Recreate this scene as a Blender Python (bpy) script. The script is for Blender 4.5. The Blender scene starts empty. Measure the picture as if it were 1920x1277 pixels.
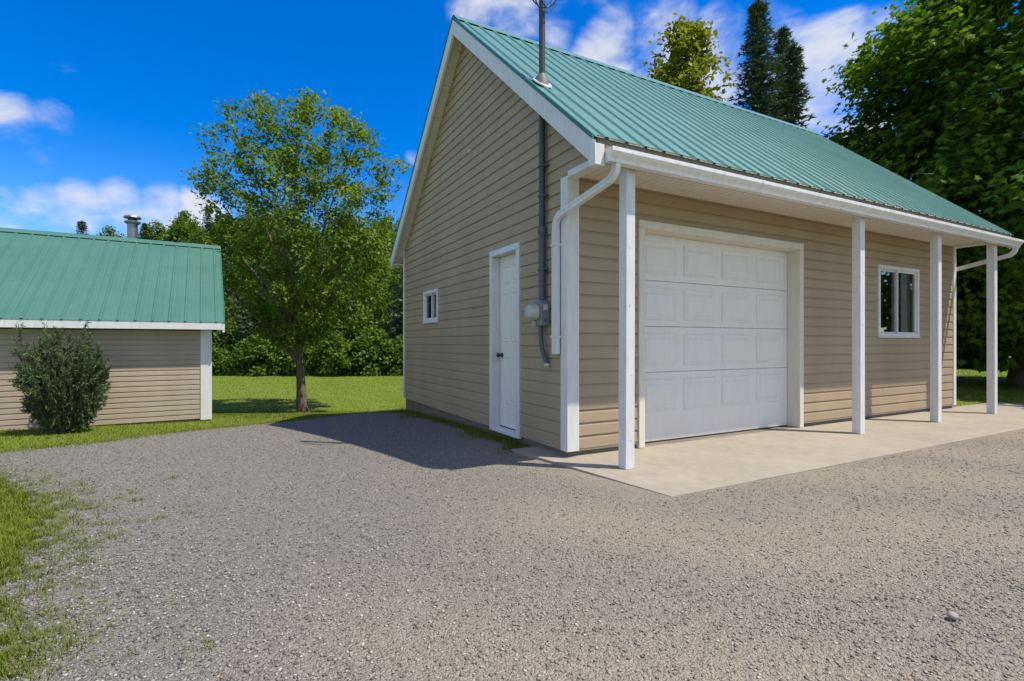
import bpy, math, random
import numpy as np
from mathutils import Vector, Matrix, geometry

# ------------------------------------------------------------------ camera
scene = bpy.context.scene
COL = scene.collection
cam_data = bpy.data.cameras.new('camera')
cam = bpy.data.objects.new('camera', cam_data)
COL.objects.link(cam)
cam.location = (0.0, 0.0, 1.2)
cam.rotation_euler = (math.radians(90), 0, 0)
cam_data.sensor_width = 36.0
cam_data.lens = 961.2 / 1920 * 36.0
cam_data.shift_y = 3.77 / 1920
cam_data.clip_start = 0.05
cam_data.clip_end = 3000
scene.camera = cam

# ------------------------------------------------------------------ light
YAW = 0.492                               # the garage stands turned by this angle
CY, SY = math.cos(YAW), math.sin(YAW)
sun_local = Vector((0.385, -0.35, 1.0))    # towards the sun, in the garage's own axes
TO_SUN = Vector((sun_local.x * CY - sun_local.y * SY, sun_local.x * SY + sun_local.y * CY, 1.0)).normalized()
sun_data = bpy.data.lights.new('sun', 'SUN')
sun_data.energy = 3.3
sun_data.angle = math.radians(0.55)
sun_data.color = (1.0, 0.92, 0.78)
sun = bpy.data.objects.new('sun', sun_data)
COL.objects.link(sun)
sun.rotation_euler = TO_SUN.to_track_quat('Z', 'Y').to_euler()
sun.location = (12, -4, 25)

world = bpy.data.worlds.new('World')
scene.world = world
world.use_nodes = True
wn, wl = world.node_tree.nodes, world.node_tree.links
wn.clear()
w_out = wn.new('ShaderNodeOutputWorld')
sky = wn.new('ShaderNodeTexSky')
sky.sky_type = 'NISHITA'
sky.sun_disc = False
sky.sun_elevation = math.asin(TO_SUN.z)
sky.sun_rotation = math.atan2(TO_SUN.x, TO_SUN.y)
sky.altitude = 400
sky.air_density = 1.0
sky.dust_density = 0.2
sky.ozone_density = 3.0
w_hs = wn.new('ShaderNodeHueSaturation')
w_hs.inputs['Saturation'].default_value = 1.5
w_hs.inputs['Value'].default_value = 0.76
w_hs.inputs['Hue'].default_value = 0.514
wl.new(sky.outputs['Color'], w_hs.inputs['Color'])
bg_sky = wn.new('ShaderNodeBackground')
bg_sky.inputs['Strength'].default_value = 0.15
wl.new(w_hs.outputs['Color'], bg_sky.inputs['Color'])
bg_cloud = wn.new('ShaderNodeBackground')
bg_cloud.inputs['Color'].default_value = (0.92, 0.95, 1.0, 1)
bg_cloud.inputs['Strength'].default_value = 0.47


def wmath(op, a, b=None, clamp=False):
    n = wn.new('ShaderNodeMath')
    n.operation = op
    n.use_clamp = clamp
    for i, v in enumerate((a, b)):
        if v is None:
            continue
        if isinstance(v, (int, float)):
            n.inputs[i].default_value = v
        else:
            wl.new(v, n.inputs[i])
    return n.outputs[0]


w_tc = wn.new('ShaderNodeTexCoord')
w_map = wn.new('ShaderNodeMapping')
w_map.inputs['Scale'].default_value = (1.0, 1.0, 1.7)
w_map.inputs['Rotation'].default_value = (0.0, math.radians(18), 0.0)
wl.new(w_tc.outputs['Generated'], w_map.inputs['Vector'])
w_n1 = wn.new('ShaderNodeTexNoise')
w_n1.inputs['Scale'].default_value = 6.5
w_n1.inputs['Detail'].default_value = 9
w_n1.inputs['Roughness'].default_value = 0.55
w_n1.inputs['Distortion'].default_value = 0.25
wl.new(w_map.outputs['Vector'], w_n1.inputs['Vector'])


def sky_dir(u, v):
    return Vector(((u - 960) / 961.2, 1.0, (642.3 - v) / 961.2)).normalized()


# banks of fair-weather cloud: (pixel direction, angular radius in degrees, weight)
BANKS = [(880, 5, 3.2, .9), (960, 25, 3.0, .85), (1045, 40, 2.6, .6), (1110, 5, 2.5, .6),
         (1150, 90, 3.6, 1.0), (1240, 80, 4, 1.0), (1340, 110, 4.5, 1.0), (1440, 95, 4, .9), (1530, 130, 4.5, 1.0), (1570, 185, 4.5, 1.0), (1640, 75, 2.6, .6), (1500, 50, 2, .45),
         (15, 245, 2.6, .84), (45, 280, 2.4, .82), (95, 240, 1.9, .72),
         (15, 402, 2.5, 1.05), (80, 398, 2.5, 1.05), (150, 390, 2.4, 1.05), (225, 390, 2.4, 1.05), (300, 402, 2.5, 1.0), (380, 406, 2.5, 1.0), (60, 352, 1.5, .5), (-120, 400, 5, .9),
         (775, 292, 1.0, .6)]
# heavier cloud added round the unseen sky to whiten the fill light
for k_ in range(26):
    az_, el_ = math.radians(78 + 204 * k_ / 25 + 9 * math.sin(k_ * 2.3)), math.radians(12 + 46 * ((k_ * .618) % 1))
    BANKS.append((math.sin(az_) * math.cos(el_), math.cos(az_) * math.cos(el_), math.sin(el_), 8.0 + 7 * ((k_ * .377) % 1), 1.05))
bank_sum = None
for bank in BANKS:
    rad, wt = bank[-2:]
    d = sky_dir(*bank[:2]) if len(bank) == 4 else Vector(bank[:3])
    dp = wn.new('ShaderNodeVectorMath')
    dp.operation = 'DOT_PRODUCT'
    wl.new(w_tc.outputs['Generated'], dp.inputs[0])
    dp.inputs[1].default_value = d
    mr = wn.new('ShaderNodeMapRange')
    mr.interpolation_type = 'SMOOTHSTEP'
    mr.inputs['From Min'].default_value = math.cos(math.radians(rad * 1.5))
    mr.inputs['From Max'].default_value = math.cos(math.radians(rad * 0.1))
    mr.inputs['To Min'].default_value = 0.0
    mr.inputs['To Max'].default_value = wt
    wl.new(dp.outputs['Value'], mr.inputs['Value'])
    bank_sum = mr.outputs[0] if bank_sum is None else wmath('MAXIMUM', bank_sum, mr.outputs[0])
dens = wmath('ADD', w_n1.outputs['Fac'], wmath('MULTIPLY', wmath('SUBTRACT', bank_sum, 0.62), 0.42))
w_mr = wn.new('ShaderNodeMapRange')
w_mr.interpolation_type = 'SMOOTHERSTEP'
w_mr.inputs['From Min'].default_value = 0.42
w_mr.inputs['From Max'].default_value = 0.76
w_mr.inputs['To Max'].default_value = 0.92
wl.new(dens, w_mr.inputs['Value'])
w_mix = wn.new('ShaderNodeMixShader')
wl.new(w_mr.outputs[0], w_mix.inputs['Fac'])
wl.new(bg_sky.outputs[0], w_mix.inputs[1])
wl.new(bg_cloud.outputs[0], w_mix.inputs[2])
wl.new(w_mix.outputs[0], w_out.inputs['Surface'])

scene.view_settings.view_transform = 'Standard'
scene.view_settings.look = 'None'
scene.view_settings.gamma = 1.0
scene.view_settings.exposure = 0.88
scene.view_settings.use_curve_mapping = False
scene.render.engine = 'CYCLES'
scene.cycles.use_denoising = True
scene.cycles.max_bounces = 8
scene.cycles.transparent_max_bounces = 16
scene.cycles.sample_clamp_indirect = 6

RNG = np.random.default_rng(7)
random.seed(7)

# ------------------------------------------------------------------ materials


class Mat:
    """small helper round a node tree"""

    def __init__(self, name):
        self.m = bpy.data.materials.new(name)
        self.m.use_nodes = True
        self.n, self.l = self.m.node_tree.nodes, self.m.node_tree.links
        self.b = self.n['Principled BSDF']
        self.out = self.n['Material Output']
        self.tc = self.n.new('ShaderNodeTexCoord')

    def noise(self, scale, detail=4, rough=.55, coord='Object', vec=None, dist=0.0):
        t = self.n.new('ShaderNodeTexNoise')
        t.inputs['Scale'].default_value = scale
        t.inputs['Detail'].default_value = detail
        t.inputs['Roughness'].default_value = rough
        t.inputs['Distortion'].default_value = dist
        self.l.new(vec if vec is not None else self.tc.outputs[coord], t.inputs['Vector'])
        return t.outputs['Fac']

    def mapped(self, scale, coord='Object'):
        mp = self.n.new('ShaderNodeMapping')
        mp.inputs['Scale'].default_value = scale
        self.l.new(self.tc.outputs[coord], mp.inputs['Vector'])
        return mp.outputs[0]

    def geo_pos(self, scale=(1, 1, 1)):
        g = self.n.new('ShaderNodeNewGeometry')
        mp = self.n.new('ShaderNodeMapping')
        mp.inputs['Scale'].default_value = scale
        self.l.new(g.outputs['Position'], mp.inputs['Vector'])
        return mp.outputs[0]

    def rng(self, v, a, b, c=0.0, d=1.0):
        t = self.n.new('ShaderNodeMapRange')
        for k, x in zip(('From Min', 'From Max', 'To Min', 'To Max'), (a, b, c, d)):
            t.inputs[k].default_value = x
        self.l.new(v, t.inputs['Value'])
        return t.outputs[0]

    def mix(self, f, a, b, mode='MIX'):
        t = self.n.new('ShaderNodeMix')
        t.data_type = 'RGBA'
        t.blend_type = mode
        for sock, v in ((t.inputs[0], f), (t.inputs[6], a), (t.inputs[7], b)):
            if isinstance(v, (int, float)):
                sock.default_value = v
            elif isinstance(v, (tuple, list)):
                sock.default_value = (*v, 1) if len(v) == 3 else v
            else:
                self.l.new(v, sock)
        return t.outputs[2]

    def math(self, op, a, b):
        t = self.n.new('ShaderNodeMath')
        t.operation = op
        for i, v in enumerate((a, b)):
            if isinstance(v, (int, float)):
                t.inputs[i].default_value = v
            else:
                self.l.new(v, t.inputs[i])
        return t.outputs[0]

    def col(self, v):
        if isinstance(v, (tuple, list)):
            self.b.inputs['Base Color'].default_value = (*v, 1)
        else:
            self.l.new(v, self.b.inputs['Base Color'])

    def set(self, rough=.6, metal=0.0, spec=.5):
        self.b.inputs['Roughness'].default_value = rough
        self.b.inputs['Metallic'].default_value = metal
        self.b.inputs['Specular IOR Level'].default_value = spec

    def bump(self, h, strength=.3, dist=.01):
        t = self.n.new('ShaderNodeBump')
        t.inputs['Strength'].default_value = strength
        t.inputs['Distance'].default_value = dist
        self.l.new(h, t.inputs['Height'])
        self.l.new(t.outputs[0], self.b.inputs['Normal'])
        return t

    def attr(self, name):
        t = self.n.new('ShaderNodeAttribute')
        t.attribute_name = name
        return t.outputs['Fac']


def painted(name, base, dirt, rough=.5, scale=3.0, amount=.5, streak=(6, 6, 1.2), spec=.4, bump=.08):
    m = Mat(name)
    a = m.noise(scale, 6, .65, vec=m.geo_pos(streak))
    b = m.noise(60, 3, .6, vec=m.geo_pos())
    f = m.math('MULTIPLY', m.rng(a, .42, .75), amount)
    c = m.mix(f, base, dirt)
    c = m.mix(m.rng(b, .62, .75, 0, .25 * amount), c, tuple(x * .45 for x in dirt))
    m.col(c)
    m.set(rough, 0, spec)
    if bump:
        m.bump(m.noise(35, 3, .5, vec=m.geo_pos()), bump, .004)
    return m.m


M = {}
M['white'] = painted('white_trim', (.70, .70, .70), (.48, .46, .42), .42, amount=.45)
M['door_white'] = painted('door_white', (.76, .735, .685), (.62, .59, .54), .45, amount=.35)
M['soffit'] = painted('soffit_cream', (.70, .66, .58), (.52, .46, .37), .6, amount=.45)
M['gutter'] = painted('gutter_white', (.76, .76, .75), (.45, .42, .37), .28, amount=.5, spec=.6)
M['drip'] = painted('weathered_drip', (.20, .155, .115), (.10, .08, .06), .7, amount=.7)
M['dark_gap'] = painted('shadow_gap', (.05, .045, .04), (.03, .03, .03), .8, bump=0)
M['conduit'] = painted('conduit_grey', (.095, .110, .118), (.055, .06, .06), .5, amount=.6)
M['mast'] = painted('mast_dark', (.060, .064, .068), (.035, .035, .035), .45, amount=.6)
M['meterbox'] = painted('meter_grey', (.21, .24, .25), (.13, .13, .12), .5, amount=.5)
M['meter_glass'] = painted('meter_glass', (.42, .46, .38), (.30, .32, .26), .15, amount=.4, spec=.6)
M['black'] = painted('black_metal', (.015, .015, .016), (.03, .03, .03), .35)
M['steel'] = painted('stove_pipe', (.30, .31, .32), (.15, .145, .14), .42, amount=.5)
M['steel'].node_tree.nodes['Principled BSDF'].inputs['Metallic'].default_value = .85
M['rubber'] = painted('rubber_boot', (.14, .14, .145), (.08, .08, .08), .6)
M['wire'] = painted('black_wire', (.02, .02, .022), (.04, .04, .04), .55)


def siding_mat(name, base, dark):
    m = Mat(name)
    a = m.noise(2.2, 5, .6, vec=m.geo_pos((1.0, 1.0, .35)))
    c = m.mix(m.rng(a, .35, .72), base, dark)
    obj = m.n.new('ShaderNodeObjectInfo')
    c = m.mix(m.math('MULTIPLY', obj.outputs['Random'], .35), c, tuple(x * .80 for x in base))
    g = m.noise(26, 3, .6, vec=m.geo_pos((.35, .35, 6)))
    c = m.mix(m.rng(g, .5, .8, 0, .25), c, tuple(x * .75 for x in dark))
    m.col(c)
    m.set(.55, 0, .35)
    m.bump(g, .10, .004)
    return m.m


M['siding'] = siding_mat('beige_siding', (.405, .312, .205), (.345, .265, .172))
M['siding_pale'] = siding_mat('pale_siding', (.44, .36, .275), (.36, .29, .22))



def roof_mat(name, a1, a2, a3, rough):
    m = Mat(name)
    a = m.noise(1.3, 6, .65, vec=m.geo_pos((1, 1, 1)))
    b = m.noise(9, 4, .6, vec=m.geo_pos((1, 1, 1)))
    c = m.mix(m.rng(a, .3, .7), a1, a2)
    c = m.mix(m.rng(b, .55, .8, 0, .4), c, a3)
    m.col(c)
    m.set(rough, 0, .55)
    m.bump(b, .06, .01)
    return m.m


M['roof'] = roof_mat('green_metal_roof', (.098, .232, .190), (.130, .272, .228), (.185, .325, .285), .33)
M['roof_shed'] = roof_mat('darker_green_metal_roof', (.050, .150, .110), (.068, .175, .132), (.10, .205, .165), .45)  # difference in sky sheen, and some ageing, put into the two roof colours

m = Mat('green_roof_trim')
m.col((.03, .15, .12))
m.set(.4, 0, .5)
M['roof_trim'] = m.m

m = Mat('concrete')
p = m.geo_pos()
a = m.noise(1.1, 7, .62, vec=p)
b = m.noise(7.5, 6, .7, vec=p)
f = m.noise(120, 2, .5, vec=p)
c = m.mix(m.rng(a, .3, .7), (.335, .298, .242), (.265, .235, .190))
c = m.mix(m.rng(b, .5, .78, 0, .55), c, (.41, .365, .30))
c = m.mix(m.rng(b, .28, .42, .5, 0), c, (.195, .165, .13))
c = m.mix(m.rng(f, .62, .78, 0, .4), c, (.22, .2, .17))
m.col(c)
m.set(.85, 0, .25)
m.bump(m.math('ADD', b, m.math('MULTIPLY', f, .4)), .25, .01)
M['concrete'] = m.m

m = Mat('foundation')
p = m.geo_pos()
a = m.noise(3, 6, .7, vec=p)
m.col(m.mix(m.rng(a, .3, .7), (.22, .185, .145), (.15, .125, .10)))
m.set(.9, 0, .2)
m.bump(m.noise(30, 5, .6, vec=p), .5, .01)
M['foundation'] = m.m

m = Mat('window_glass')
m.col((.012, .016, .016))
m.set(.03, 0, .6)
tr = m.n.new('ShaderNodeBsdfTransparent')
tr.inputs['Color'].default_value = (.72, .80, .78, 1)
mx = m.n.new('ShaderNodeMixShader')
fr = m.n.new('ShaderNodeFresnel')
fr.inputs['IOR'].default_value = 1.45
m.l.new(m.math('ADD', m.math('MULTIPLY', fr.outputs[0], .8), .03), mx.inputs[0])
gl = m.n.new('ShaderNodeBsdfGlossy')
pass
gl.inputs['Roughness'].default_value = .02
gl.inputs['Color'].default_value = (.9, .95, .95, 1)
m.l.new(tr.outputs[0], mx.inputs[1])
m.l.new(gl.outputs[0], mx.inputs[2])
m.l.new(mx.outputs[0], m.out.inputs['Surface'])
M['glass'] = m.m

m = Mat('curtain')
m.col((.28, .30, .27))
m.set(.9, 0, .1)
M['curtain'] = m.m
m = Mat('interior')
m.col((.10, .085, .07))
m.set(.9, 0, .1)
M['interior'] = m.m
m = Mat('sticker')
m.col((.6, .6, .58))
m.set(.5)
M['sticker'] = m.m

m = Mat('bark')
p = m.geo_pos((9, 9, 1.6))
a = m.noise(3.5, 6, .7, vec=p)
c = m.mix(m.rng(a, .3, .7), (.075, .058, .046), (.22, .175, .14))
m.col(c)
m.set(.9, 0, .2)
m.bump(a, .9, .03)
M['bark'] = m.m


def leaf_mat(name, dark, mid, light, trans=.35, rough=.5, spec=.35):
    m = Mat(name)
    r = m.attr('rnd')
    c = m.mix(m.rng(r, 0, .55), dark, mid)
    c = m.mix(m.rng(r, .55, 1.0), c, light)
    n = m.noise(.9, 3, .5, vec=m.geo_pos())
    c = m.mix(m.rng(n, .4, .7, 0, .45), c, mid)
    m.col(c)
    m.set(rough, 0, spec)
    t = m.n.new('ShaderNodeBsdfTranslucent')
    m.l.new(m.mix(1.0, c, (1.0, 1.0, .45), 'MULTIPLY'), t.inputs['Color'])
    mx = m.n.new('ShaderNodeMixShader')
    mx.inputs[0].default_value = trans
    m.l.new(m.b.outputs[0], mx.inputs[1])
    m.l.new(t.outputs[0], mx.inputs[2])
    m.l.new(mx.outputs[0], m.out.inputs['Surface'])
    return m.m


M['leaf_bright'] = leaf_mat('leaf_bright', (.075, .140, .008), (.150, .240, .014), (.285, .365, .032), .50)
M['leaf_maple'] = leaf_mat('leaf_maple', (.052, .125, .010), (.115, .220, .016), (.215, .325, .028), .50, .65, .12)
M['leaf_yellow'] = leaf_mat('leaf_yellow', (.12, .165, .012), (.20, .235, .018), (.30, .32, .03), .45)
M['leaf_wood'] = leaf_mat('leaf_wood', (.062, .122, .010), (.120, .200, .016), (.21, .29, .028), .46)
M['leaf_shrub'] = leaf_mat('leaf_shrub', (.052, .120, .008), (.105, .200, .014), (.185, .28, .024), .46)
M['needle_spruce'] = leaf_mat('needle_spruce', (.052, .098, .062), (.082, .140, .085), (.13, .195, .115), .15, .6)
M['needle_yew'] = leaf_mat('needle_yew', (.038, .072, .026), (.080, .125, .045), (.16, .195, .075), .15, .55)
M['grass'] = leaf_mat('grass_blade', (.085, .125, .012), (.155, .205, .022), (.27, .29, .055), .38, .6, .2)
M['dry_leaf'] = leaf_mat('dry_leaf', (.35, .22, .02), (.45, .30, .03), (.5, .36, .05), .3)

m = Mat('lawn')
p = m.geo_pos()
a = m.noise(.25, 4, .6, vec=p)
b = m.noise(3.0, 6, .7, vec=p)
k = m.noise(40, 3, .6, vec=p)
c = m.mix(m.rng(a, .3, .7), (.130, .190, .018), (.180, .235, .028))
c = m.mix(m.rng(b, .45, .75, 0, .6), c, (.165, .205, .030))
c = m.mix(m.rng(m.noise(.9, 4, .6, vec=m.geo_pos((.3, 1.6, 1))), .45, .7, 0, .5), c, (.20, .215, .05))
c = m.mix(m.rng(k, .35, .7, .35, 0), c, (.060, .095, .012))
m.col(c)
m.set(.9, 0, .1)
m.bump(k, .8, .03)
M['lawn'] = m.m

m = Mat('hill_woods')
p = m.geo_pos()
m.col(m.mix(m.rng(m.noise(.12, 5, .7, vec=p), .3, .7), (.03, .06, .010), (.055, .09, .014)))
m.set(.95, 0, .05)
M['hill'] = m.m


def sm(a, b, x):
    t = np.clip((np.asarray(x, float) - a) / (b - a), 0, 1)
    return t * t * (3 - 2 * t)


def gravel_color(m, p):
    br = m.noise(3.2, 5, .7, vec=p)
    return m.rng(m.math('ADD', m.attr('fines'), m.math('MULTIPLY', br, .5)), .30, 1.05), br


def fines(x, y):
    """0 = loose grey stone, 1 = packed tan fines (tyre tracks and the drive's middle)"""
    w = x + .25 * np.sin(y * 1.1 + .6) + .18 * np.sin(x * 2.3 - y * 1.7)
    base = sm(-2.0, .9, w - .10 * (y - 3))
    q = y * .95 + x * .22 + .22 * np.sin(x * 1.3 + .4) + .12 * np.sin(x * 3.1 + y)
    band = .5 + .5 * np.sin(q * 4.1)
    return np.clip(base * (.46 + .40 * band), 0, 1)


m = Mat('gravel_bed')
p = m.geo_pos()
tan, big = gravel_color(m, p)
c = m.mix(tan, (.170, .166, .155), (.315, .268, .205))
vor = m.n.new('ShaderNodeTexVoronoi')
vor.inputs['Scale'].default_value = 85
m.l.new(p, vor.inputs['Vector'])
vs = m.n.new('ShaderNodeSeparateColor')
m.l.new(vor.outputs['Color'], vs.inputs[0])
vor2 = m.n.new('ShaderNodeTexVoronoi')
vor2.inputs['Scale'].default_value = 190
m.l.new(p, vor2.inputs['Vector'])
vs2 = m.n.new('ShaderNodeSeparateColor')
m.l.new(vor2.outputs['Color'], vs2.inputs[0])
c = m.mix(m.rng(vs.outputs[0], 0, 1, 0, .65), c, m.mix(vs.outputs[1], (.110, .107, .096), (.46, .395, .31)))
c = m.mix(m.rng(vs2.outputs[0], .45, 1, 0, .55), c, m.mix(vs2.outputs[1], (.082, .080, .072), (.45, .41, .35)))
m.col(c)
m.set(.9, 0, .2)
hgt = m.math('ADD', m.math('MULTIPLY', vor.outputs['Distance'], -1.0), m.math('MULTIPLY', vor2.outputs['Distance'], -.6))
m.bump(hgt, .9, .012)
M['gravel'] = m.m

m = Mat('gravel_stone')
p = m.geo_pos()
tan, big = gravel_color(m, p)
r = m.attr('rnd')
c1 = m.mix(r, (.075, .073, .068), (.34, .325, .29))
c2 = m.mix(r, (.135, .118, .094), (.42, .37, .295))
c = m.mix(tan, c1, c2)
c = m.mix(m.rng(r, .90, 1.0, 0, .6), c, (.50, .47, .43))
m.col(c)
m.set(.8, 0, .25)
M['stone'] = m.m

m = Mat('field_stone')
m.col(m.mix(m.rng(m.noise(18, 5, .6), .3, .7), (.24, .21, .19), (.38, .34, .31)))
m.set(.85, 0, .2)
m.bump(m.noise(50, 4, .6), .4, .005)
M['rock'] = m.m

# ------------------------------------------------------------------ mesh helpers


def link(name, me, mat=None, parent=None, smooth=False):
    o = bpy.data.objects.new(name, me)
    COL.objects.link(o)
    if mat is not None and not me.materials:
        me.materials.append(mat)
    if parent is not None:
        o.parent = parent
    if smooth and len(me.polygons):
        me.polygons.foreach_set('use_smooth', np.ones(len(me.polygons), dtype=bool))
    return o


def tag(o, label=None, cat=None, group=None, kind=None):
    for k, v in (('label', label), ('category', cat), ('group', group), ('kind', kind)):
        if v:
            o[k] = v
    return o


def empty(name, loc=(0, 0, 0), rz=0.0, parent=None):
    o = bpy.data.objects.new(name, None)
    COL.objects.link(o)
    o.location = loc
    o.rotation_euler = (0, 0, rz)
    if parent is not None:
        o.parent = parent
    return o


class MB:
    def __init__(self):
        self.v, self.f = [], []

    def add(self, vs, fs):
        k = len(self.v)
        self.v += [tuple(x) for x in vs]
        self.f += [tuple(i + k for i in f) for f in fs]
        return self

    def box(self, x0, x1, y0, y1, z0, z1):
        return self.add([(x0, y0, z0), (x1, y0, z0), (x1, y1, z0), (x0, y1, z0), (x0, y0, z1), (x1, y0, z1), (x1, y1, z1), (x0, y1, z1)],
                        [(0, 3, 2, 1), (4, 5, 6, 7), (0, 1, 5, 4), (1, 2, 6, 5), (2, 3, 7, 6), (3, 0, 4, 7)])

    def extrude(self, prof, fn, t0, t1):
        """closed 2-D profile swept from t0 to t1; fn(a, b, t) -> point"""
        n = len(prof)
        vs = [fn(a, b, t0) for a, b in prof] + [fn(a, b, t1) for a, b in prof]
        fs = [(i, (i + 1) % n, n + (i + 1) % n, n + i) for i in range(n)]
        fs += [tuple(range(n))[::-1], tuple(range(n, 2 * n))]
        return self.add(vs, fs)

    def sweep(self, prof, path, up=(0, 0, 1), cap=True):
        P = [Vector(p) for p in path]
        n = len(prof)
        k = len(self.v)
        up = Vector(up)
        for i, p in enumerate(P):
            if i == 0:
                t = P[1] - P[0]
                sc = 1
            elif i == len(P) - 1:
                t = P[-1] - P[-2]
                sc = 1
            else:
                a, b = (P[i] - P[i - 1]).normalized(), (P[i + 1] - P[i]).normalized()
                t = a + b
                sc = 1
            t.normalize()
            s = t.cross(up)
            if s.length < 1e-4:
                s = t.cross(Vector((0, 1, 0)))
            s.normalize()
            w = s.cross(t).normalized()
            for a, b in prof:
                self.v.append(tuple(p + s * a + w * b))
        for i in range(len(P) - 1):
            for j in range(n):
                j2 = (j + 1) % n
                self.f.append((k + i * n + j, k + i * n + j2, k + (i + 1) * n + j2, k + (i + 1) * n + j))
        if cap:
            self.f.append(tuple(k + j for j in range(n))[::-1])
            self.f.append(tuple(k + (len(P) - 1) * n + j for j in range(n)))
        return self

    def tube(self, path, r, seg=10, up=(0, 0, 1)):
        return self.sweep([(r * math.cos(2 * math.pi * i / seg), r * math.sin(2 * math.pi * i / seg)) for i in range(seg)], path, up)

    def lathe(self, prof, origin, axis='z', seg=20):
        """prof: (radius, along) pairs from one end to the other, capped"""
        o = Vector(origin)
        k = len(self.v)
        for r, t in prof:
            for j in range(seg):
                a = 2 * math.pi * j / seg
                ca, sa = r * math.cos(a), r * math.sin(a)
                d = {'z': (ca, sa, t), 'x': (t, ca, sa), 'y': (ca, t, sa)}[axis]
                self.v.append(tuple(o + Vector(d)))
        for i in range(len(prof) - 1):
            for j in range(seg):
                j2 = (j + 1) % seg
                self.f.append((k + i * seg + j, k + i * seg + j2, k + (i + 1) * seg + j2, k + (i + 1) * seg + j))
        self.f.append(tuple(k + j for j in range(seg))[::-1])
        self.f.append(tuple(k + (len(prof) - 1) * seg + j for j in range(seg)))
        return self

    def mesh(self, name):
        me = bpy.data.meshes.new(name)
        me.from_pydata(self.v, [], self.f)
        me.update()
        return me

    def build(self, name, mat, parent=None, smooth=False, bevel=0.0):
        import bmesh
        me = self.mesh(name)
        bm = bmesh.new()
        bm.from_mesh(me)
        bmesh.ops.recalc_face_normals(bm, faces=bm.faces)
        bm.to_mesh(me)
        bm.free()
        o = link(name, me, mat, parent, smooth)
        if bevel:
            md = o.modifiers.new('bevel', 'BEVEL')
            md.width = bevel
            md.segments = 2
            md.limit_method = 'ANGLE'
        return o


def np_mesh(name, V, F, rnd=None):
    """V (n,3) float, F (m,3) or (m,4) int -> mesh, with an optional per-vertex attribute"""
    me = bpy.data.meshes.new(name)
    V = np.ascontiguousarray(V, dtype=np.float32)
    F = np.ascontiguousarray(F, dtype=np.int32)
    k = F.shape[1]
    me.vertices.add(len(V))
    me.vertices.foreach_set('co', V.ravel())
    me.loops.add(F.size)
    me.loops.foreach_set('vertex_index', F.ravel())
    me.polygons.add(len(F))
    me.polygons.foreach_set('loop_start', np.arange(0, F.size, k, dtype=np.int32))
    me.polygons.foreach_set('loop_total', np.full(len(F), k, dtype=np.int32))
    if rnd is not None:
        at = me.attributes.new('rnd', 'FLOAT', 'POINT')
        at.data.foreach_set('value', np.ascontiguousarray(rnd, dtype=np.float32))
    me.update(calc_edges=True)
    me.validate()
    return me


def scatter(tv, tf, pos, ax, ay, az, size, rnd):
    """copies of a template: axes ax, ay, az (n,3), size (n,) or (n,3)"""
    tv = np.asarray(tv, float)
    tf = np.asarray(tf, int)
    n, k = len(pos), len(tv)
    size = np.asarray(size, float)
    if size.ndim == 1:
        size = np.repeat(size[:, None], 3, 1)
    V = (pos[:, None, :] + tv[None, :, 0, None] * (ax * size[:, :1])[:, None, :]
         + tv[None, :, 1, None] * (ay * size[:, 1:2])[:, None, :] + tv[None, :, 2, None] * (az * size[:, 2:3])[:, None, :])
    F = tf[None] + (np.arange(n) * k)[:, None, None]
    return V.reshape(-1, 3), F.reshape(-1, tf.shape[1]), np.repeat(rnd, k)


def unit(a):
    return a / np.maximum(np.linalg.norm(a, axis=-1, keepdims=True), 1e-9)


def frames(direction, normal):
    """orthonormal axes with y along direction and z near normal"""
    ay = unit(direction)
    az = unit(normal - (normal * ay).sum(1, keepdims=True) * ay)
    return np.cross(ay, az), ay, az


# ------------------------------------------------------------------ terrain


def ground_z(x, y):
    """the yard falls a little towards the back left"""
    return -(.15 * sm(5.6, 9.2, y) + .52 * sm(8.6, 14.4, y)) * sm(1.5, -4.2, x)


def on_ground(u, v):
    """where the view ray through a photo pixel meets the yard"""
    y = 961.2 * 1.2 / (v - 642.3)
    for _ in range(60):
        x = (u - 960) / 961.2 * y
        y = .5 * y + .5 * 961.2 * (1.2 - float(ground_z(x, y))) / (v - 642.3)
    x = (u - 960) / 961.2 * y
    return Vector((x, y, float(ground_z(x, y))))


ORG = Vector((.572, 5.235, 0))


def to_world(X, Y, Z=0.0):
    return Vector((ORG.x + X * CY - Y * SY, ORG.y + X * SY + Y * CY, Z))


# one big sheet for the lawn, fine near, coarse far
def grid_axis(lo, hi, fine_lo, fine_hi, fine, coarse):
    a = list(np.arange(fine_lo, fine_hi + 1e-6, fine))
    x, s = fine_hi, fine
    while x < hi:
        s = min(s * 1.35, coarse)
        x += s
        a.append(x)
    x, s = fine_lo, fine
    while x > lo:
        s = min(s * 1.35, coarse)
        x -= s
        a.insert(0, x)
    return np.array(a)


gx = grid_axis(-900, 900, -14, 16, .35, 120)
gy = grid_axis(-300, 1200, -4, 27, .35, 120)
GX, GY = np.meshgrid(gx, gy)
GZ = ground_z(GX, GY) - .010
V = np.stack([GX, GY, GZ], -1).reshape(-1, 3)
nx, ny = len(gx), len(gy)
ii, jj = np.meshgrid(np.arange(nx - 1), np.arange(ny - 1))
q = (jj * nx + ii).ravel()
F = np.stack([q, q + 1, q + nx + 1, q + nx], 1)
o = link('ground', np_mesh('ground', V, F), M['lawn'], smooth=True)
tag(o, 'mown green lawn reaching from the gravel to the woods', 'lawn', kind='structure')

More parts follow.
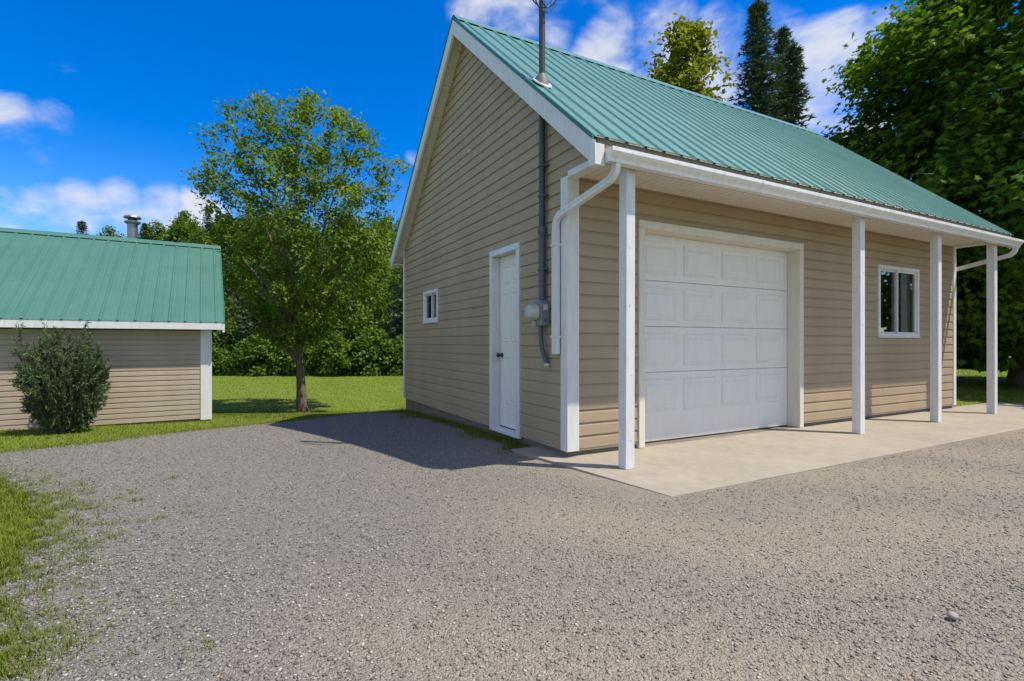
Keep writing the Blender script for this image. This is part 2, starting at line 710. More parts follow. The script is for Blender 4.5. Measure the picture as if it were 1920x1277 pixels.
# the wooded hill far behind the shed
hx = np.linspace(-260, 120, 50)
hy = np.linspace(48, 300, 32)
HX, HY = np.meshgrid(hx, hy)
HZ = 27 * sm(50, 150, HY) * (0.62 + .38 * sm(-150, -75, HX)) + 1.2 * np.sin(HX * .07) * sm(60, 120, HY) - .6
V = np.stack([HX, HY, HZ], -1).reshape(-1, 3)
ii, jj = np.meshgrid(np.arange(49), np.arange(31))
q = (jj * 50 + ii).ravel()
o = link('hill', np_mesh('hill', V, np.stack([q, q + 1, q + 51, q + 50], 1)), M['hill'], smooth=True)
tag(o, 'low wooded hill behind the lawn', 'hill', kind='structure')


def hill_z(x, y):
    return float(27 * sm(50, 150, y) * (0.62 + .38 * sm(-150, -75, x)) + 1.2 * math.sin(x * .07) * sm(60, 120, y) - .6)


# gravel: outline from the edges seen in the photo, closed off round the camera
def wob(p, q, n, amp):
    out = []
    for i in range(n):
        t = i / n
        out.append((p[0] + (q[0] - p[0]) * t + random.uniform(-amp, amp), p[1] + (q[1] - p[1]) * t + random.uniform(-amp, amp)))
    return out


edge_px = [(-330, 868), (-160, 858), (0, 847), (90, 838), (190, 827), (300, 813), (400, 803), (470, 797), (540, 789), (600, 783), (680, 775), (745, 771)]
edge = [on_ground(u, v) for u, v in edge_px]
outline = [(e.x, e.y) for e in edge]
outline += [tuple(to_world(-.05, 5.75).xy), tuple(to_world(.3, 5.0).xy), tuple(to_world(.3, .2).xy), tuple(to_world(9.35, .2).xy), tuple(to_world(10.6, -.2).xy),
            (14.5, 8.2), (16, 4), (16, -6), (-1.45, -6)]
left_px = [(-20, 1420), (-25, 1277), (-5, 1210), (-20, 1130), (15, 1060), (60, 1010), (78, 965), (48, 930), (0, 905), (-60, 888), (-220, 886), (-400, 890)]
outline += [tuple(on_ground(u, v).xy) for u, v in left_px]
rough = []
for a, b in zip(outline, outline[1:] + outline[:1]):
    L = math.dist(a, b)
    rough += wob(a, b, max(1, int(L / .14)), .035 if L < 4 else .0)
GRAVEL = np.array(rough)


def inside(poly, P):
    x, y = P[:, 0], P[:, 1]
    r = np.zeros(len(P), bool)
    j = len(poly) - 1
    for i in range(len(poly)):
        xi, yi = poly[i]
        xj, yj = poly[j]
        c = ((yi > y) != (yj > y)) & (x < (xj - xi) * (y - yi) / (yj - yi + 1e-12) + xi)
        r ^= c
        j = i
    return r


gxs, gys = np.meshgrid(np.arange(-12, 16.2, .15), np.arange(-6, 13, .15))
inner = np.stack([gxs.ravel(), gys.ravel()], 1) + RNG.uniform(-.04, .04, (gxs.size, 2))
inner = inner[inside(GRAVEL, inner)]
pts2 = [Vector(p) for p in GRAVEL] + [Vector(p) for p in inner]
nb = len(GRAVEL)
res = geometry.delaunay_2d_cdt(pts2, [(i, (i + 1) % nb) for i in range(nb)], [list(range(nb))], 1, 1e-4)
V = np.array([(p.x, p.y) for p in res[0]])


def gravel_z(x, y):
    return ground_z(x, y) + .006 * np.sin(x * 1.7 + .6 * y) * np.sin(y * 1.3 - .4 * x)


V = np.column_stack([V, gravel_z(V[:, 0], V[:, 1])])
F = np.array([f for f in res[2] if len(f) == 3])
o = link('gravel_drive', np_mesh('gravel_drive', V, F), M['gravel'], smooth=True)
at = o.data.attributes.new('fines', 'FLOAT', 'POINT')
at.data.foreach_set('value', fines(V[:, 0], V[:, 1]).astype(np.float32))
tag(o, 'grey and tan gravel driveway in front of the garage', 'driveway', kind='structure')
for pol in o.data.polygons[:1]:
    if pol.normal.z < 0:
        o.data.flip_normals()

# loose stones lying on the gravel bed: dense near, sparse far
ico = []
t = (1 + 5 ** .5) / 2
iv = unit(np.array([(-1, t, 0), (1, t, 0), (-1, -t, 0), (1, -t, 0), (0, -1, t), (0, 1, t), (0, -1, -t), (0, 1, -t), (t, 0, -1), (t, 0, 1), (-t, 0, -1), (-t, 0, 1)], float))
iff = [(0, 11, 5), (0, 5, 1), (0, 1, 7), (0, 7, 10), (0, 10, 11), (1, 5, 9), (5, 11, 4), (11, 10, 2), (10, 7, 6), (7, 1, 8), (3, 9, 4), (3, 4, 2), (3, 2, 6), (3, 6, 8), (3, 8, 9), (4, 9, 5), (2, 4, 11), (6, 2, 10), (8, 6, 7), (9, 8, 1)]
octv = np.array([(1, .1, .0), (-.9, .2, .1), (.1, 1, -.1), (-.1, -.9, .1), (.15, .1, .8), (0, 0, -.8), (.62, .62, .3), (-.6, -.55, .35)])
octf = [(4, 0, 6), (4, 6, 2), (0, 5, 6), (6, 5, 2), (2, 1, 4), (2, 5, 1), (1, 7, 4), (1, 5, 7), (7, 3, 4), (7, 5, 3), (3, 0, 4), (3, 5, 0)]


SLAB = [(-.42, .62), (-.02, .62), (-.02, -.0), (8.9, -.0), (8.9, -1.43), (-.02, -1.43), (-.42, -1.0)]


def in_garage_axes(P):
    d = P - np.array([ORG.x, ORG.y])
    return np.stack([d[:, 0] * CY + d[:, 1] * SY, -d[:, 0] * SY + d[:, 1] * CY], 1)


def stones(n, y0, y1, s0, s1):
    y = RNG.uniform(y0, y1, n)
    x = RNG.uniform(-1.12, 1.12, n) * (y + .3)
    P = np.stack([x, y], 1)
    P = P[inside(GRAVEL, P)]
    L = in_garage_axes(P)
    P = P[~((L[:, 0] > -.36) & (L[:, 1] > -1.46) & (L[:, 0] < 9.6))]
    P = P[RNG.random(len(P)) > .72 * fines(P[:, 0], P[:, 1])]
    k = len(P)
    s = s0 + (s1 - s0) * RNG.random(k) ** 2.2
    z = gravel_z(P[:, 0], P[:, 1]) + s * .15
    pos = np.column_stack([P, z])
    a = RNG.uniform(0, 2 * np.pi, k)
    d = np.column_stack([np.cos(a), np.sin(a), RNG.normal(0, .25, k)])
    nrm = np.column_stack([RNG.normal(0, .3, k), RNG.normal(0, .3, k), np.ones(k)])
    ax, ay, az = frames(d, nrm)
    size = np.column_stack([s, s * RNG.uniform(.6, 1.0, k), s * RNG.uniform(.4, .75, k)])
    return scatter(octv, octf, pos, ax, ay, az, size, RNG.random(k))


parts = [stones(52000, 1.5, 3.2, .0028, .0115), stones(48000, 3.2, 6.0, .004, .012), stones(30000, 6.0, 10.5, .006, .014)]
off = 0
VV, FF, RR = [], [], []
for v_, f_, r_ in parts:
    VV.append(v_)
    FF.append(f_ + off)
    RR.append(r_)
    off += len(v_)
VV = np.concatenate(VV)
o = link('gravel', np_mesh('gravel', VV, np.concatenate(FF), np.concatenate(RR)), M['stone'])
at = o.data.attributes.new('fines', 'FLOAT', 'POINT')
at.data.foreach_set('value', fines(VV[:, 0], VV[:, 1]).astype(np.float32))
tag(o, 'loose crushed stone covering the driveway', 'gravel', kind='stuff')

# ------------------------------------------------------------------ concrete apron
mb = MB()
# outline in the garage's axes, a slab running past the near corner
pts = [(-.02, -1.43), (9.6, -1.43), (10.2, .05), (8.2, .05), (.05, .05), (.05, .62), (-.33, .62)]
n = len(pts)
top = [to_world(x, y, .012 + .020 * float(sm(-1.4, 0, y))) for x, y in pts]
bot = [to_world(x, y, -.14) for x, y in pts]
mb.add(top + bot, [tuple(range(n)), tuple(range(2 * n - 1, n - 1, -1))] + [(i, i + n, (i + 1) % n + n, (i + 1) % n) for i in range(n)])
o = mb.build('concrete_apron', M['concrete'], bevel=.006)
tag(o, 'pale concrete apron under the porch of the garage', 'pavement', kind='structure')

# ------------------------------------------------------------------ siding helper


def intervals(lo, hi, holes):
    segs = [(lo, hi)]
    for a, b in holes:
        nxt = []
        for s, e in segs:
            if b <= s or a >= e:
                nxt.append((s, e))
            else:
                if a > s:
                    nxt.append((s, a))
                if b < e:
                    nxt.append((b, e))
        segs = nxt
    return [x for x in segs if x[1] - x[0] > .004]


def lap(r):
    """how far a dutch-lap board stands out at height fraction r"""
    pts = [(0, .0175), (.04, .0185), (.72, .014), (.80, .0115), (.95, .003), (1.0, .003)]
    for (a, p), (b, q) in zip(pts, pts[1:]):
        if r <= b:
            return p + (q - p) * (r - a) / (b - a)
    return .003


LAP_R = (0, .04, .72, .80, .95, 1.0)


def siding(parent, P, z0, z1, course, lo, hi, openings, mat, breaks=()):
    """boards one by one; P(t, out, z) -> local point, lo/hi(z) the ends at height z"""
    k = 0
    z = z0
    while z < z1 - .01:
        zt = min(z + course, z1)
        cuts = sorted({z, zt} | {c for c in breaks if z < c < zt} | {c for o in openings for c in o[2:] if z + .004 < c < zt - .004})
        for a, b in zip(cuts, cuts[1:]):
            mid = (a + b) / 2
            eps = 1e-4
            holes = [(o[0], o[1]) for o in openings if o[2] < mid < o[3]]
            l0, h0 = lo(a + eps), hi(a + eps)
            l1, h1 = lo(b - eps), hi(b - eps)
            runs = []
            for s, e in intervals(min(l0, l1), max(h0, h1), holes):
                if e - s > 3.7:                       # staggered end joint
                    c_ = s + (e - s) * random.uniform(.25, .75)
                    runs += [(s, c_ - .002), (c_ + .002, e)]
                else:
                    runs.append((s, e))
            for s, e in runs:
                rows = sorted({(a - z) / course, (b - z) / course} | {r for r in LAP_R if a < z + r * course < b})
                vs = []
                for r in rows:
                    zz = z + r * course
                    zc = min(max(zz, a + eps), b - eps)
                    ls = max(s, lo(zc))
                    le = min(e, hi(zc))
                    le = max(le, ls + .0005)
                    vs += [P(ls, lap(r), zz), P(le, lap(r), zz)]
                m_ = len(rows)
                for r in (rows[0], rows[-1]):
                    zz = z + r * course
                    zc = min(max(zz, a + eps), b - eps)
                    ls = max(s, lo(zc))
                    le = max(min(e, hi(zc)), ls + .0005)
                    vs += [P(ls, -.004, zz), P(le, -.004, zz)]
                fs = [(2 * i, 2 * i + 1, 2 * i + 3, 2 * i + 2) for i in range(m_ - 1)]
                B0, B1, T0, T1 = 2 * m_, 2 * m_ + 1, 2 * m_ + 2, 2 * m_ + 3
                fs += [(B0, B1, 1, 0), (2 * m_ - 2, 2 * m_ - 1, T1, T0), (B1, B0, T0, T1)]
                fs += [tuple([B0] + [2 * i for i in range(m_)] + [T0]), tuple([T1] + [2 * i + 1 for i in range(m_ - 1, -1, -1)] + [B1])]
                MB().add(vs, fs).build('board', mat, parent)
                k += 1
        z = zt
    return k


def sheathing(P, z0, z1, lo, hi, openings, breaks, thick):
    """the wall body behind the boards, with its openings left free"""
    cuts = sorted({z0, z1} | set(breaks) | {c for o in openings for c in o[2:] if z0 < c < z1})
    mb = MB()
    for a, b in zip(cuts, cuts[1:]):
        mid = (a + b) / 2
        holes = [(o[0], o[1]) for o in openings if o[2] < mid < o[3]]
        e_ = 1e-4
        for s, e in intervals(min(lo(a + e_), lo(b - e_)), max(hi(a + e_), hi(b - e_)), holes):
            q = []
            for zz, zc in ((a, a + e_), (b, b - e_)):
                for out in (-.004, -thick):
                    ls, le = max(s, lo(zc)), min(e, hi(zc))
                    q += [P(ls, out, zz), P(max(le, ls + .001), out, zz)]
            mb.add(q, [(0, 1, 5, 4), (3, 2, 6, 7), (0, 2, 3, 1), (4, 5, 7, 6), (2, 0, 4, 6), (1, 3, 7, 5)])
    return mb


# ------------------------------------------------------------------ the garage
W, LEN = 5.80, 8.304
ZB, ZS = .105, 2.925             # foot of the siding, porch soffit
YR, ZR, SL = 2.63, 5.95, .872    # ridge and slope
EF, ER = -.70, 6.05              # front and rear eave lines
OV = .20                         # gable overhang
PORCH = -.60


def roof_z(y):
    return ZR - SL * abs(y - YR)


garage = empty('garage', (ORG.x, ORG.y, 0), YAW)
tag(garage, 'beige sided garage with green metal roof, white overhead door and porch posts', 'garage')

SIDE_DOOR = (.977, 1.781, .055, 2.396)
SMALL_WIN = (3.791, 4.538, 1.55, 2.105)
BIG_DOOR = (.924, 3.881, .03, 2.556)
BIG_WIN = (5.78, 7.022, 1.288, 2.412)

mb = MB()
FT = ZB + .010
mb.box(.02, .20, .02, SIDE_DOOR[0], -.45, FT).box(.02, .20, SIDE_DOOR[0] + .0005, SIDE_DOOR[1] - .0005, -.45, SIDE_DOOR[2]).box(.02, .20, SIDE_DOOR[1], W - .02, -.45, FT)
mb.box(.2005, BIG_DOOR[0], .02, .20, -.45, FT).box(BIG_DOOR[0] + .0005, BIG_DOOR[1] - .0005, .02, .30, -.45, .0325).box(BIG_DOOR[1], LEN - .02, .02, .20, -.45, FT)
mb.box(LEN - .20, LEN - .02, .2005, W - .02, -.45, FT).box(.2005, LEN - .2005, W - .20, W - .02, -.45, FT)
mb.build('foundation', M['foundation'], garage)
# interior floor
MB().box(.21, LEN - .21, .31, W - .21, .02, .034).build('floor_slab', M['interior'], garage)

UND = .13                        # vertical depth from roof skin to the underside


def g_lo(z):
    y = YR - (ZR - UND - z) / SL
    return max(y, PORCH if z > ZS else 0.0)


def g_hi(z):
    return min(YR + (ZR - UND - z) / SL, W)


def g_front_wall(t, out, z):
    return (t, -out, z)


def g_gable_wall(t, out, z):
    return (-out, t, z)


def g_end_wall(t, out, z):
    return (LEN + out, t, z)


z_eave_f = ZR - UND - SL * (YR - PORCH)
z_eave_r = ZR - UND - SL * (W - YR)
gable_breaks = [ZS, z_eave_f, z_eave_r]
ztop = ZR - UND - .02
gw = sheathing(g_gable_wall, ZB + .012, ztop, g_lo, g_hi, [SIDE_DOOR, SMALL_WIN], gable_breaks, .11).build('gable_wall', M['siding'], garage)
siding(gw, g_gable_wall, ZB, ztop, .1330, g_lo, g_hi, [SIDE_DOOR, SMALL_WIN], M['siding'], breaks=gable_breaks)
ew = sheathing(g_end_wall, ZB + .012, ztop, g_lo, g_hi, [], gable_breaks, .11).build('end_wall', M['siding'], garage)
fw = sheathing(g_front_wall, ZB + .012, ZS - .002, lambda z: .112, lambda z: LEN - .112, [BIG_DOOR, BIG_WIN], [], .11).build('front_wall', M['siding'], garage)
siding(fw, g_front_wall, ZB, ZS - .003, .1330, lambda z: .0, lambda z: LEN, [BIG_DOOR, BIG_WIN], M['siding'])
MB().box(.112, LEN - .112, W - .11, W, ZB + .012, z_eave_r).build('rear_wall', M['siding'], garage)

# starter strip at the foot of the boards
for b_ in ((-.012, -.003, .1, SIDE_DOOR[0] - .001), (-.012, -.003, SIDE_DOOR[1] + .001, W), (.12, BIG_DOOR[0] - .001, -.012, -.003), (BIG_DOOR[1] + .001, LEN, -.012, -.003)):
    MB().box(*b_, ZB - .022, ZB - .001).build('starter_strip', M['siding_pale'], garage)

# corner boards, one L-shaped piece at each corner
mb = MB()
c_ = [(-.028, -.028), (.12, -.028), (.12, -.002), (-.002, -.002), (-.002, .097), (-.028, .097)]
mb.extrude(c_, lambda a, b, t: (a, b, t), ZB - .02, ZS - .03)
mb.build('corner_board', M['white'], garage, bevel=.004)
mb = MB()
c_ = [(LEN + .028, -.028), (LEN - .07, -.028), (LEN - .07, -.002), (LEN + .002, -.002), (LEN + .002, .08), (LEN + .028, .08)]
mb.extrude(c_, lambda a, b, t: (a, b, t), ZB - .02, ZS - .01)
mb.build('corner_board', M['white'], garage, bevel=.004)
mb = MB()
c_ = [(-.026, W - .06), (-.002, W - .06), (-.002, W + .002), (.06, W + .002), (.06, W + .026), (-.026, W + .026)]
mb.extrude(c_, lambda a, b, t: (a, b, t), ZB - .02, z_eave_r - .02)
mb.build('corner_board', M['white'], garage, bevel=.004)

# ---- roof
cosr = 1 / math.sqrt(1 + SL * SL)
sinr = SL * cosr
roof = empty('roof', (0, 0, 0), 0, garage)
x0r, x1r = -OV, LEN + OV
# deck: one prism for both slopes, just under the sheets
dk = [(EF + .012, roof_z(EF + .012) - .028), (YR, ZR - .030), (ER - .012, roof_z(ER - .012) - .028), (ER - .012, roof_z(ER - .012) - .10), (YR, ZR - .105), (EF + .012, roof_z(EF + .012) - .10)]
MB().extrude(dk, lambda a, b, t: (t, a, b), x0r + .024, x1r - .024).build('roof_deck', M['drip'], roof)


def rib_profile(x0, x1, pitch, hgt, first):
    """(x, h) across a ribbed sheet"""
    out = [(x0, 0.0)]
    r = first
    while r < x1 - .001:
        a = [(r - .026, 0), (r - .012, hgt), (r + .012, hgt), (r + .026, 0)]
        if r - .026 > x0 + .001 and r + .026 < x1 - .001:
            out += a
        g1, g2 = r + pitch * .36, r + pitch * .64
        for g in (g1, g2):
            if g + .012 < x1:
                out += [(g - .010, 0), (g, .0035), (g + .010, 0)]
        r += pitch
    out.append((x1, 0.0))
    return out


def sheet(prof, y_eave, y_ridge, z_of, s, name, parent, mat):
    """one ribbed roof sheet from eave to ridge; s=+1 front slope, -1 rear slope"""
    nrm = (0, -s * sinr, cosr)
    vs = []
    for y in (y_eave, y_ridge):
        for x, h in prof:
            vs.append((x, y + nrm[1] * (h - .003), z_of(y) + nrm[2] * (h - .003) - .012))
    k = len(prof)
    fs = [(i, i + 1, k + i + 1, k + i) for i in range(k - 1)]
    return MB().add(vs, fs).build(name, mat, parent)


PITCH = .2286
SHW = PITCH * 4
nsh = int(math.ceil((x1r - x0r) / SHW))
for i in range(nsh):
    a = x0r + i * SHW
    b = min(a + SHW, x1r)
    pr = rib_profile(a, b + (.004 if b < x1r else 0), PITCH, .020, a + PITCH / 2)
    sheet(pr, EF - .028, YR - .005, roof_z, 1, 'roof_sheet', roof, M['roof'])
    sheet(pr, ER + .028, YR + .005, roof_z, -1, 'roof_sheet', roof, M['roof'])
# ridge cap
cp = [(YR - .17, roof_z(YR - .17) + .014), (YR, ZR + .022), (YR + .17, roof_z(YR + .17) + .014), (YR + .17, roof_z(YR + .17) + .010), (YR, ZR + .018), (YR - .17, roof_z(YR - .17) + .010)]
MB().extrude(cp, lambda a, b, t: (t, a, b), x0r - .012, x1r + .012).build('ridge_cap', M['roof'], roof)


def rake_poly(y_e, drop_top, drop_bot):
    """slanted board following one roof slope, from the eave line y_e to the ridge"""
    return [(y_e, roof_z(y_e) - drop_top), (YR, ZR - drop_top), (YR, ZR - drop_bot), (y_e, roof_z(y_e) - drop_bot)]


for xe, s in ((x0r, -1), (x1r, 1)):
    for y_e in (EF, ER):
        MB().extrude(rake_poly(y_e, .004, .052), lambda a, b, t: (t, a, b), xe, xe + s * .026).build('rake_trim', M['roof_trim'], roof)
        MB().extrude(rake_poly(y_e, .052, .275), lambda a, b, t: (t, a, b), xe - s * .022, xe + s * .018).build('rake_fascia', M['white'], roof, bevel=.003)
    MB()
# rake soffit pieces on the gable we see, front and back slopes
for s, ye in ((1, PORCH), (-1, ER)):
    n = 17
    for i in range(n):
        ya = ye + (YR - ye) * i / n
        yb = ye + (YR - ye) * (i + 1) / n
        g = .004 * s
        ya2, yb2 = ya + g, yb - g
        P_ = [(ya2, roof_z(ya2) - .195), (yb2, roof_z(yb2) - .195), (yb2, roof_z(yb2) - .165), (ya2, roof_z(ya2) - .165)]
        MB().extrude(P_, lambda a, b, t: (t, a, b), x0r + .0225, -.001).build('soffit_panel', M['soffit'], roof)
for s, ye in ((1, PORCH), (-1, ER)):
    P_ = [(ye, roof_z(ye) - .164), (YR, ZR - .164), (YR, ZR - .11), (ye, roof_z(ye) - .11)]
    MB().extrude(P_, lambda a, b, t: (t, a, b), x0r + .023, -.002).build('soffit_backing', M['dark_gap'], roof)
    MB().extrude([(a, b) for a, b in P_], lambda a, b, t: (t, a, b), LEN + .002, x1r - .023).build('soffit_backing', M['soffit'], roof)
# rear eave: fascia
MB().box(x0r + .023, x1r - .023, ER - .030, ER - .011, roof_z(ER) - .23, roof_z(ER) - .03).build('rear_fascia', M['white'], roof)
MB().box(x0r + .023, x1r - .023, W + .028, ER - .031, roof_z(ER) - .20, roof_z(ER) - .185).build('rear_soffit', M['soffit'], roof)

# ---- porch: soffit slats, front beam, gutter
porch_soffit = empty('porch_soffit', (0, 0, 0), 0, garage)
n = 28
for i in range(n):
    a = .002 + (LEN - .004) * i / n
    b = .002 + (LEN - .004) * (i + 1) / n - .003
    w_ = (b - a) / 3
    pr = []
    for j in range(3):
        p0 = a + j * w_
        pr += [(p0, ZS + .008), (p0 + .008, ZS), (p0 + w_ - .008, ZS), (p0 + w_, ZS + .008)]
    pr += [(b, ZS + .02), (a, ZS + .02)]
    dd = []
    for q_ in pr:
        if not dd or (abs(q_[0] - dd[-1][0]) + abs(q_[1] - dd[-1][1])) > 1e-6:
            dd.append(q_)
    MB().extrude(dd, lambda x, z, t: (x, t, z), PORCH - .02, -.022).build('soffit_slat', M['soffit'], porch_soffit)
MB().box(.003, LEN - .003, PORCH - .02, -.022, ZS + .021, ZS + .03).build('soffit_board', M['dark_gap'], porch_soffit)
# small channel where the soffit meets the wall
MB().box(.13, LEN - .08, -.034, -.0215, ZS - .020, ZS - .001).build('soffit_channel', M['soffit'], porch_soffit)

beam = MB().box(-.15, LEN + .15, EF + .012, PORCH - .021, ZS - .105, roof_z(EF) - .105).build('porch_beam', M['soffit'], garage, bevel=.004)
MB().box(-.172, LEN + .172, EF - .010, EF + .0105, 2.80, roof_z(EF) - .010).build('drip_edge', M['drip'], garage)
# end trim of the porch, under the gable boards
for x in (-.028, LEN - .10):
    MB().box(x, x + .128, PORCH - .019, -.030, ZS - .050, ZS + .014).build('porch_end_trim', M['white'], garage, bevel=.004)
MB().box(-.217, -.110, EF - .030, EF + .060, 2.765, 2.955).build('fascia_return', M['white'], garage, bevel=.004)

GY0 = EF - .012
k_prof = [(a_, b_ - .130) for a_, b_ in [(0, 3.045), (0, 2.925), (-.075, 2.925), (-.082, 2.955), (-.112, 2.985), (-.125, 3.005), (-.125, 3.040), (-.115, 3.040), (-.115, 3.010), (-.102, 2.992), (-.075, 2.962), (-.070, 2.932), (-.006, 2.932), (-.006, 3.045)]]
gut = MB().extrude([(GY0 + a, b) for a, b in k_prof], lambda y, z, t: (t, y, z), -.10, LEN + .30).build('gutter', M['gutter'], garage)
for x in (-.103, LEN + .30):
    MB().extrude([(GY0 + a, b) for a, b in k_prof[:7]], lambda y, z, t: (t, y, z), x, x + .003).build('gutter_cap', M['gutter'], gut)
for i in range(3):
    x = 1.9 + i * 2.6
    MB().extrude([(GY0 + a * 1.02 - .001, b - .001 if b < 2.80 else b) for a, b in k_prof[1:7]], lambda y, z, t: (t, y, z), x, x + .035).build('gutter_joint', M['gutter'], gut)


def downspout(name, path, parent, up=(0, 0, 1), w=.033, d=.025):
    pr = [(-w, -d), (-w * .3, -d), (-w * .2, -d * .8), (w * .2, -d * .8), (w * .3, -d), (w, -d), (w, d), (w * .3, d), (w * .2, d * .8), (-w * .2, d * .8), (-w * .3, d), (-w, d)]
    return MB().sweep(pr, path, up).build(name, M['white'], parent)


def arc(a, b, c, n=6):
    """quadratic bend from a to c round b"""
    a, b, c = Vector(a), Vector(b), Vector(c)
    return [tuple((1 - t) ** 2 * a + 2 * t * (1 - t) * b + t * t * c) for t in [i / n for i in range(n + 1)]]


zg = 2.794
d1 = arc((0, GY0 - .045, zg), (0, GY0 - .045, zg - .085), (-.006, GY0 + .035, zg - .125), 5)
d1 += arc((-.060, .055, 2.510), (-.066, .120, 2.48), (-.066, .128, 2.41), 5) + [(-.066, .128, 2.34)]
downspout('downspout', d1, garage, up=(1, 0, 0))
lower = downspout('downspout', [(-.066, .128, 2.37), (-.066, .128, 1.08)], garage, up=(1, 0, 0), w=.036, d=.028)
for z in (2.2, 1.25):
    MB().box(-.104, -.020, .082, .176, z, z + .022).build('strap', M['white'], lower)
d2 = arc((LEN + .22, GY0 - .045, zg), (LEN + .22, GY0 - .045, zg - .085), (LEN + .215, GY0 + .035, zg - .125), 5)
d2 += arc((LEN + .085, .045, 2.50), (LEN + .072, .115, 2.47), (LEN + .070, .125, 2.40), 5) + [(LEN + .070, .125, .14)]
downspout('downspout', d2, garage, up=(1, 0, 0))

for x, lean in ((.24, .012), (4.112, 0), (6.154, 0), (8.054, -.01)):
    y = -.612
    s_ = .053
    vs = []
    for z, l_ in ((.022, 0), (ZS - .001, lean)):
        vs += [(x - s_ + l_, y - s_, z), (x + s_ + l_, y - s_, z), (x + s_ + l_, y + s_, z), (x - s_ + l_, y + s_, z)]
    p_ = MB().add(vs, [(0, 3, 2, 1), (4, 5, 6, 7), (0, 1, 5, 4), (1, 2, 6, 5), (2, 3, 7, 6), (3, 0, 4, 7)]).build('porch_post', M['white'], garage, bevel=.005)
    for z in (.35, .9, 1.45, 1.62, 2.05, 2.5):
        MB().lathe([(.005, -.0545), (.005, -.052)], (x + random.uniform(-.02, .02) + lean * z / 3, y, z + random.uniform(-.1, .1)), 'y', 8).build('nail_head', M['drip'], p_)

# ---- overhead door
gd = empty('overhead_door', (0, 0, 0), 0, garage)
dx0, dx1, dz0, dz1 = BIG_DOOR[0] + .085, BIG_DOOR[1] - .085, .045, 2.462
tw = .085
fr = MB()
fr.box(BIG_DOOR[0], dx0 - .001, -.032, .002, .034, dz1 + .004)
fr.box(BIG_DOOR[0] + .002, dx0, .0021, .185, .034, dz1 + .004)
fr.build('door_jamb', M['soffit'], gd, bevel=.004)
fr = MB().box(dx1 + .001, BIG_DOOR[1], -.032, .002, .034, dz1 + .004).box(dx1, BIG_DOOR[1] - .002, .0021, .185, .034, dz1 + .004)
fr.build('door_jamb', M['soffit'], gd, bevel=.004)
MB().box(BIG_DOOR[0], BIG_DOOR[1], -.034, .002, dz1 + .005, BIG_DOOR[3]).box(dx0, dx1, .0021, .185, dz1 - .002, BIG_DOOR[3] - .004).build('door_head', M['soffit'], gd, bevel=.004)
ydoor = .150
rows = [(dz0, dz0 + .808), (dz0 + .808, dz0 + 1.343), (dz0 + 1.343, dz0 + 1.878), (dz0 + 1.878, dz1)]
pw, gap = .555, (dx1 - dx0 - 4 * .555) / 5
for ri, (za, zb) in enumerate(rows):
    sec = MB().box(dx0 + .004, dx1 - .004, ydoor, ydoor + .04, za + .002, zb - .002).build('door_section', M['door_white'], gd, bevel=.006)
    pz1 = zb - .085
    pz0 = pz1 - .375
    for ci in range(4):
        px0 = dx0 + gap + ci * (pw + gap)
        px1 = px0 + pw
        rings = [(0, .0004), (.006, .012), (.016, .012), (.040, .001), (.054, .001), (.074, .012)]
        vs, fs = [], []
        for ins, out in rings:
            vs += [(px0 + ins, ydoor - out, pz0 + ins), (px1 - ins, ydoor - out, pz0 + ins), (px1 - ins, ydoor - out, pz1 - ins), (px0 + ins, ydoor - out, pz1 - ins)]
        for i in range(len(rings) - 1):
            for j in range(4):
                fs.append((4 * i + j, 4 * i + (j + 1) % 4, 4 * i + 4 + (j + 1) % 4, 4 * i + 4 + j))
        k = 4 * (len(rings) - 1)
        fs.append((k, k + 1, k + 2, k + 3))
        MB().add(vs, fs).build('panel', M['door_white'], gd)
MB().box(dx0 + .004, dx1 - .004, ydoor + .002, ydoor + .036, .033, dz0 + .003).build('bottom_seal', M['black'], gd)
MB().box(dx0 - .05, dx1 + .05, ydoor + .05, ydoor + .07, .04, dz1 + .05).build('door_backing', M['interior'], gd)

# ---- side door with its six panels
sd = empty('side_door', (0, 0, 0), 0, garage)
y0, y1, z0, z1 = SIDE_DOOR
t_ = .075
fr = MB()
for a, b in ((y0, y0 + t_), (y1 - t_, y1)):
    fr.box(-.036, .002, a, b, z0, z1 - t_ - .001)
fr.box(-.038, .002, y0, y1, z1 - t_, z1)
fr.build('door_trim', M['white'], sd, bevel=.004)
fr = MB()
fr.box(.0025, .13, y0 + .003, y0 + t_ - .004, z0 + .03, z1 - t_ - .002).box(.0025, .13, y1 - t_ + .004, y1 - .003, z0 + .03, z1 - t_ - .002)
fr.box(.0025, .13, y0 + .003, y1 - .003, z1 - t_ + .001, z1 - .003)
fr.build('door_jamb', M['white'], sd)
MB().box(-.05, .13, y0 + t_ + .001, y1 - t_ - .001, z0 + .002, z0 + .045).build('door_sill', M['white'], sd, bevel=.004)
xs = .085
ya, yb, za, zb = y0 + t_ + .003, y1 - t_ - .003, z0 + .058, z1 - t_ - .004
MB().box(xs, xs + .04, ya, yb, za, zb).build('door_leaf', M['door_white'], sd)
MB().box(xs - .004, xs + .04, ya, yb, z0 + .046, z0 + .0575).build('weather_strip', M['black'], sd)
hw = (yb - ya)
cols = ((ya + hw * .15, ya + hw * .45), (ya + hw * .55, ya + hw * .85))
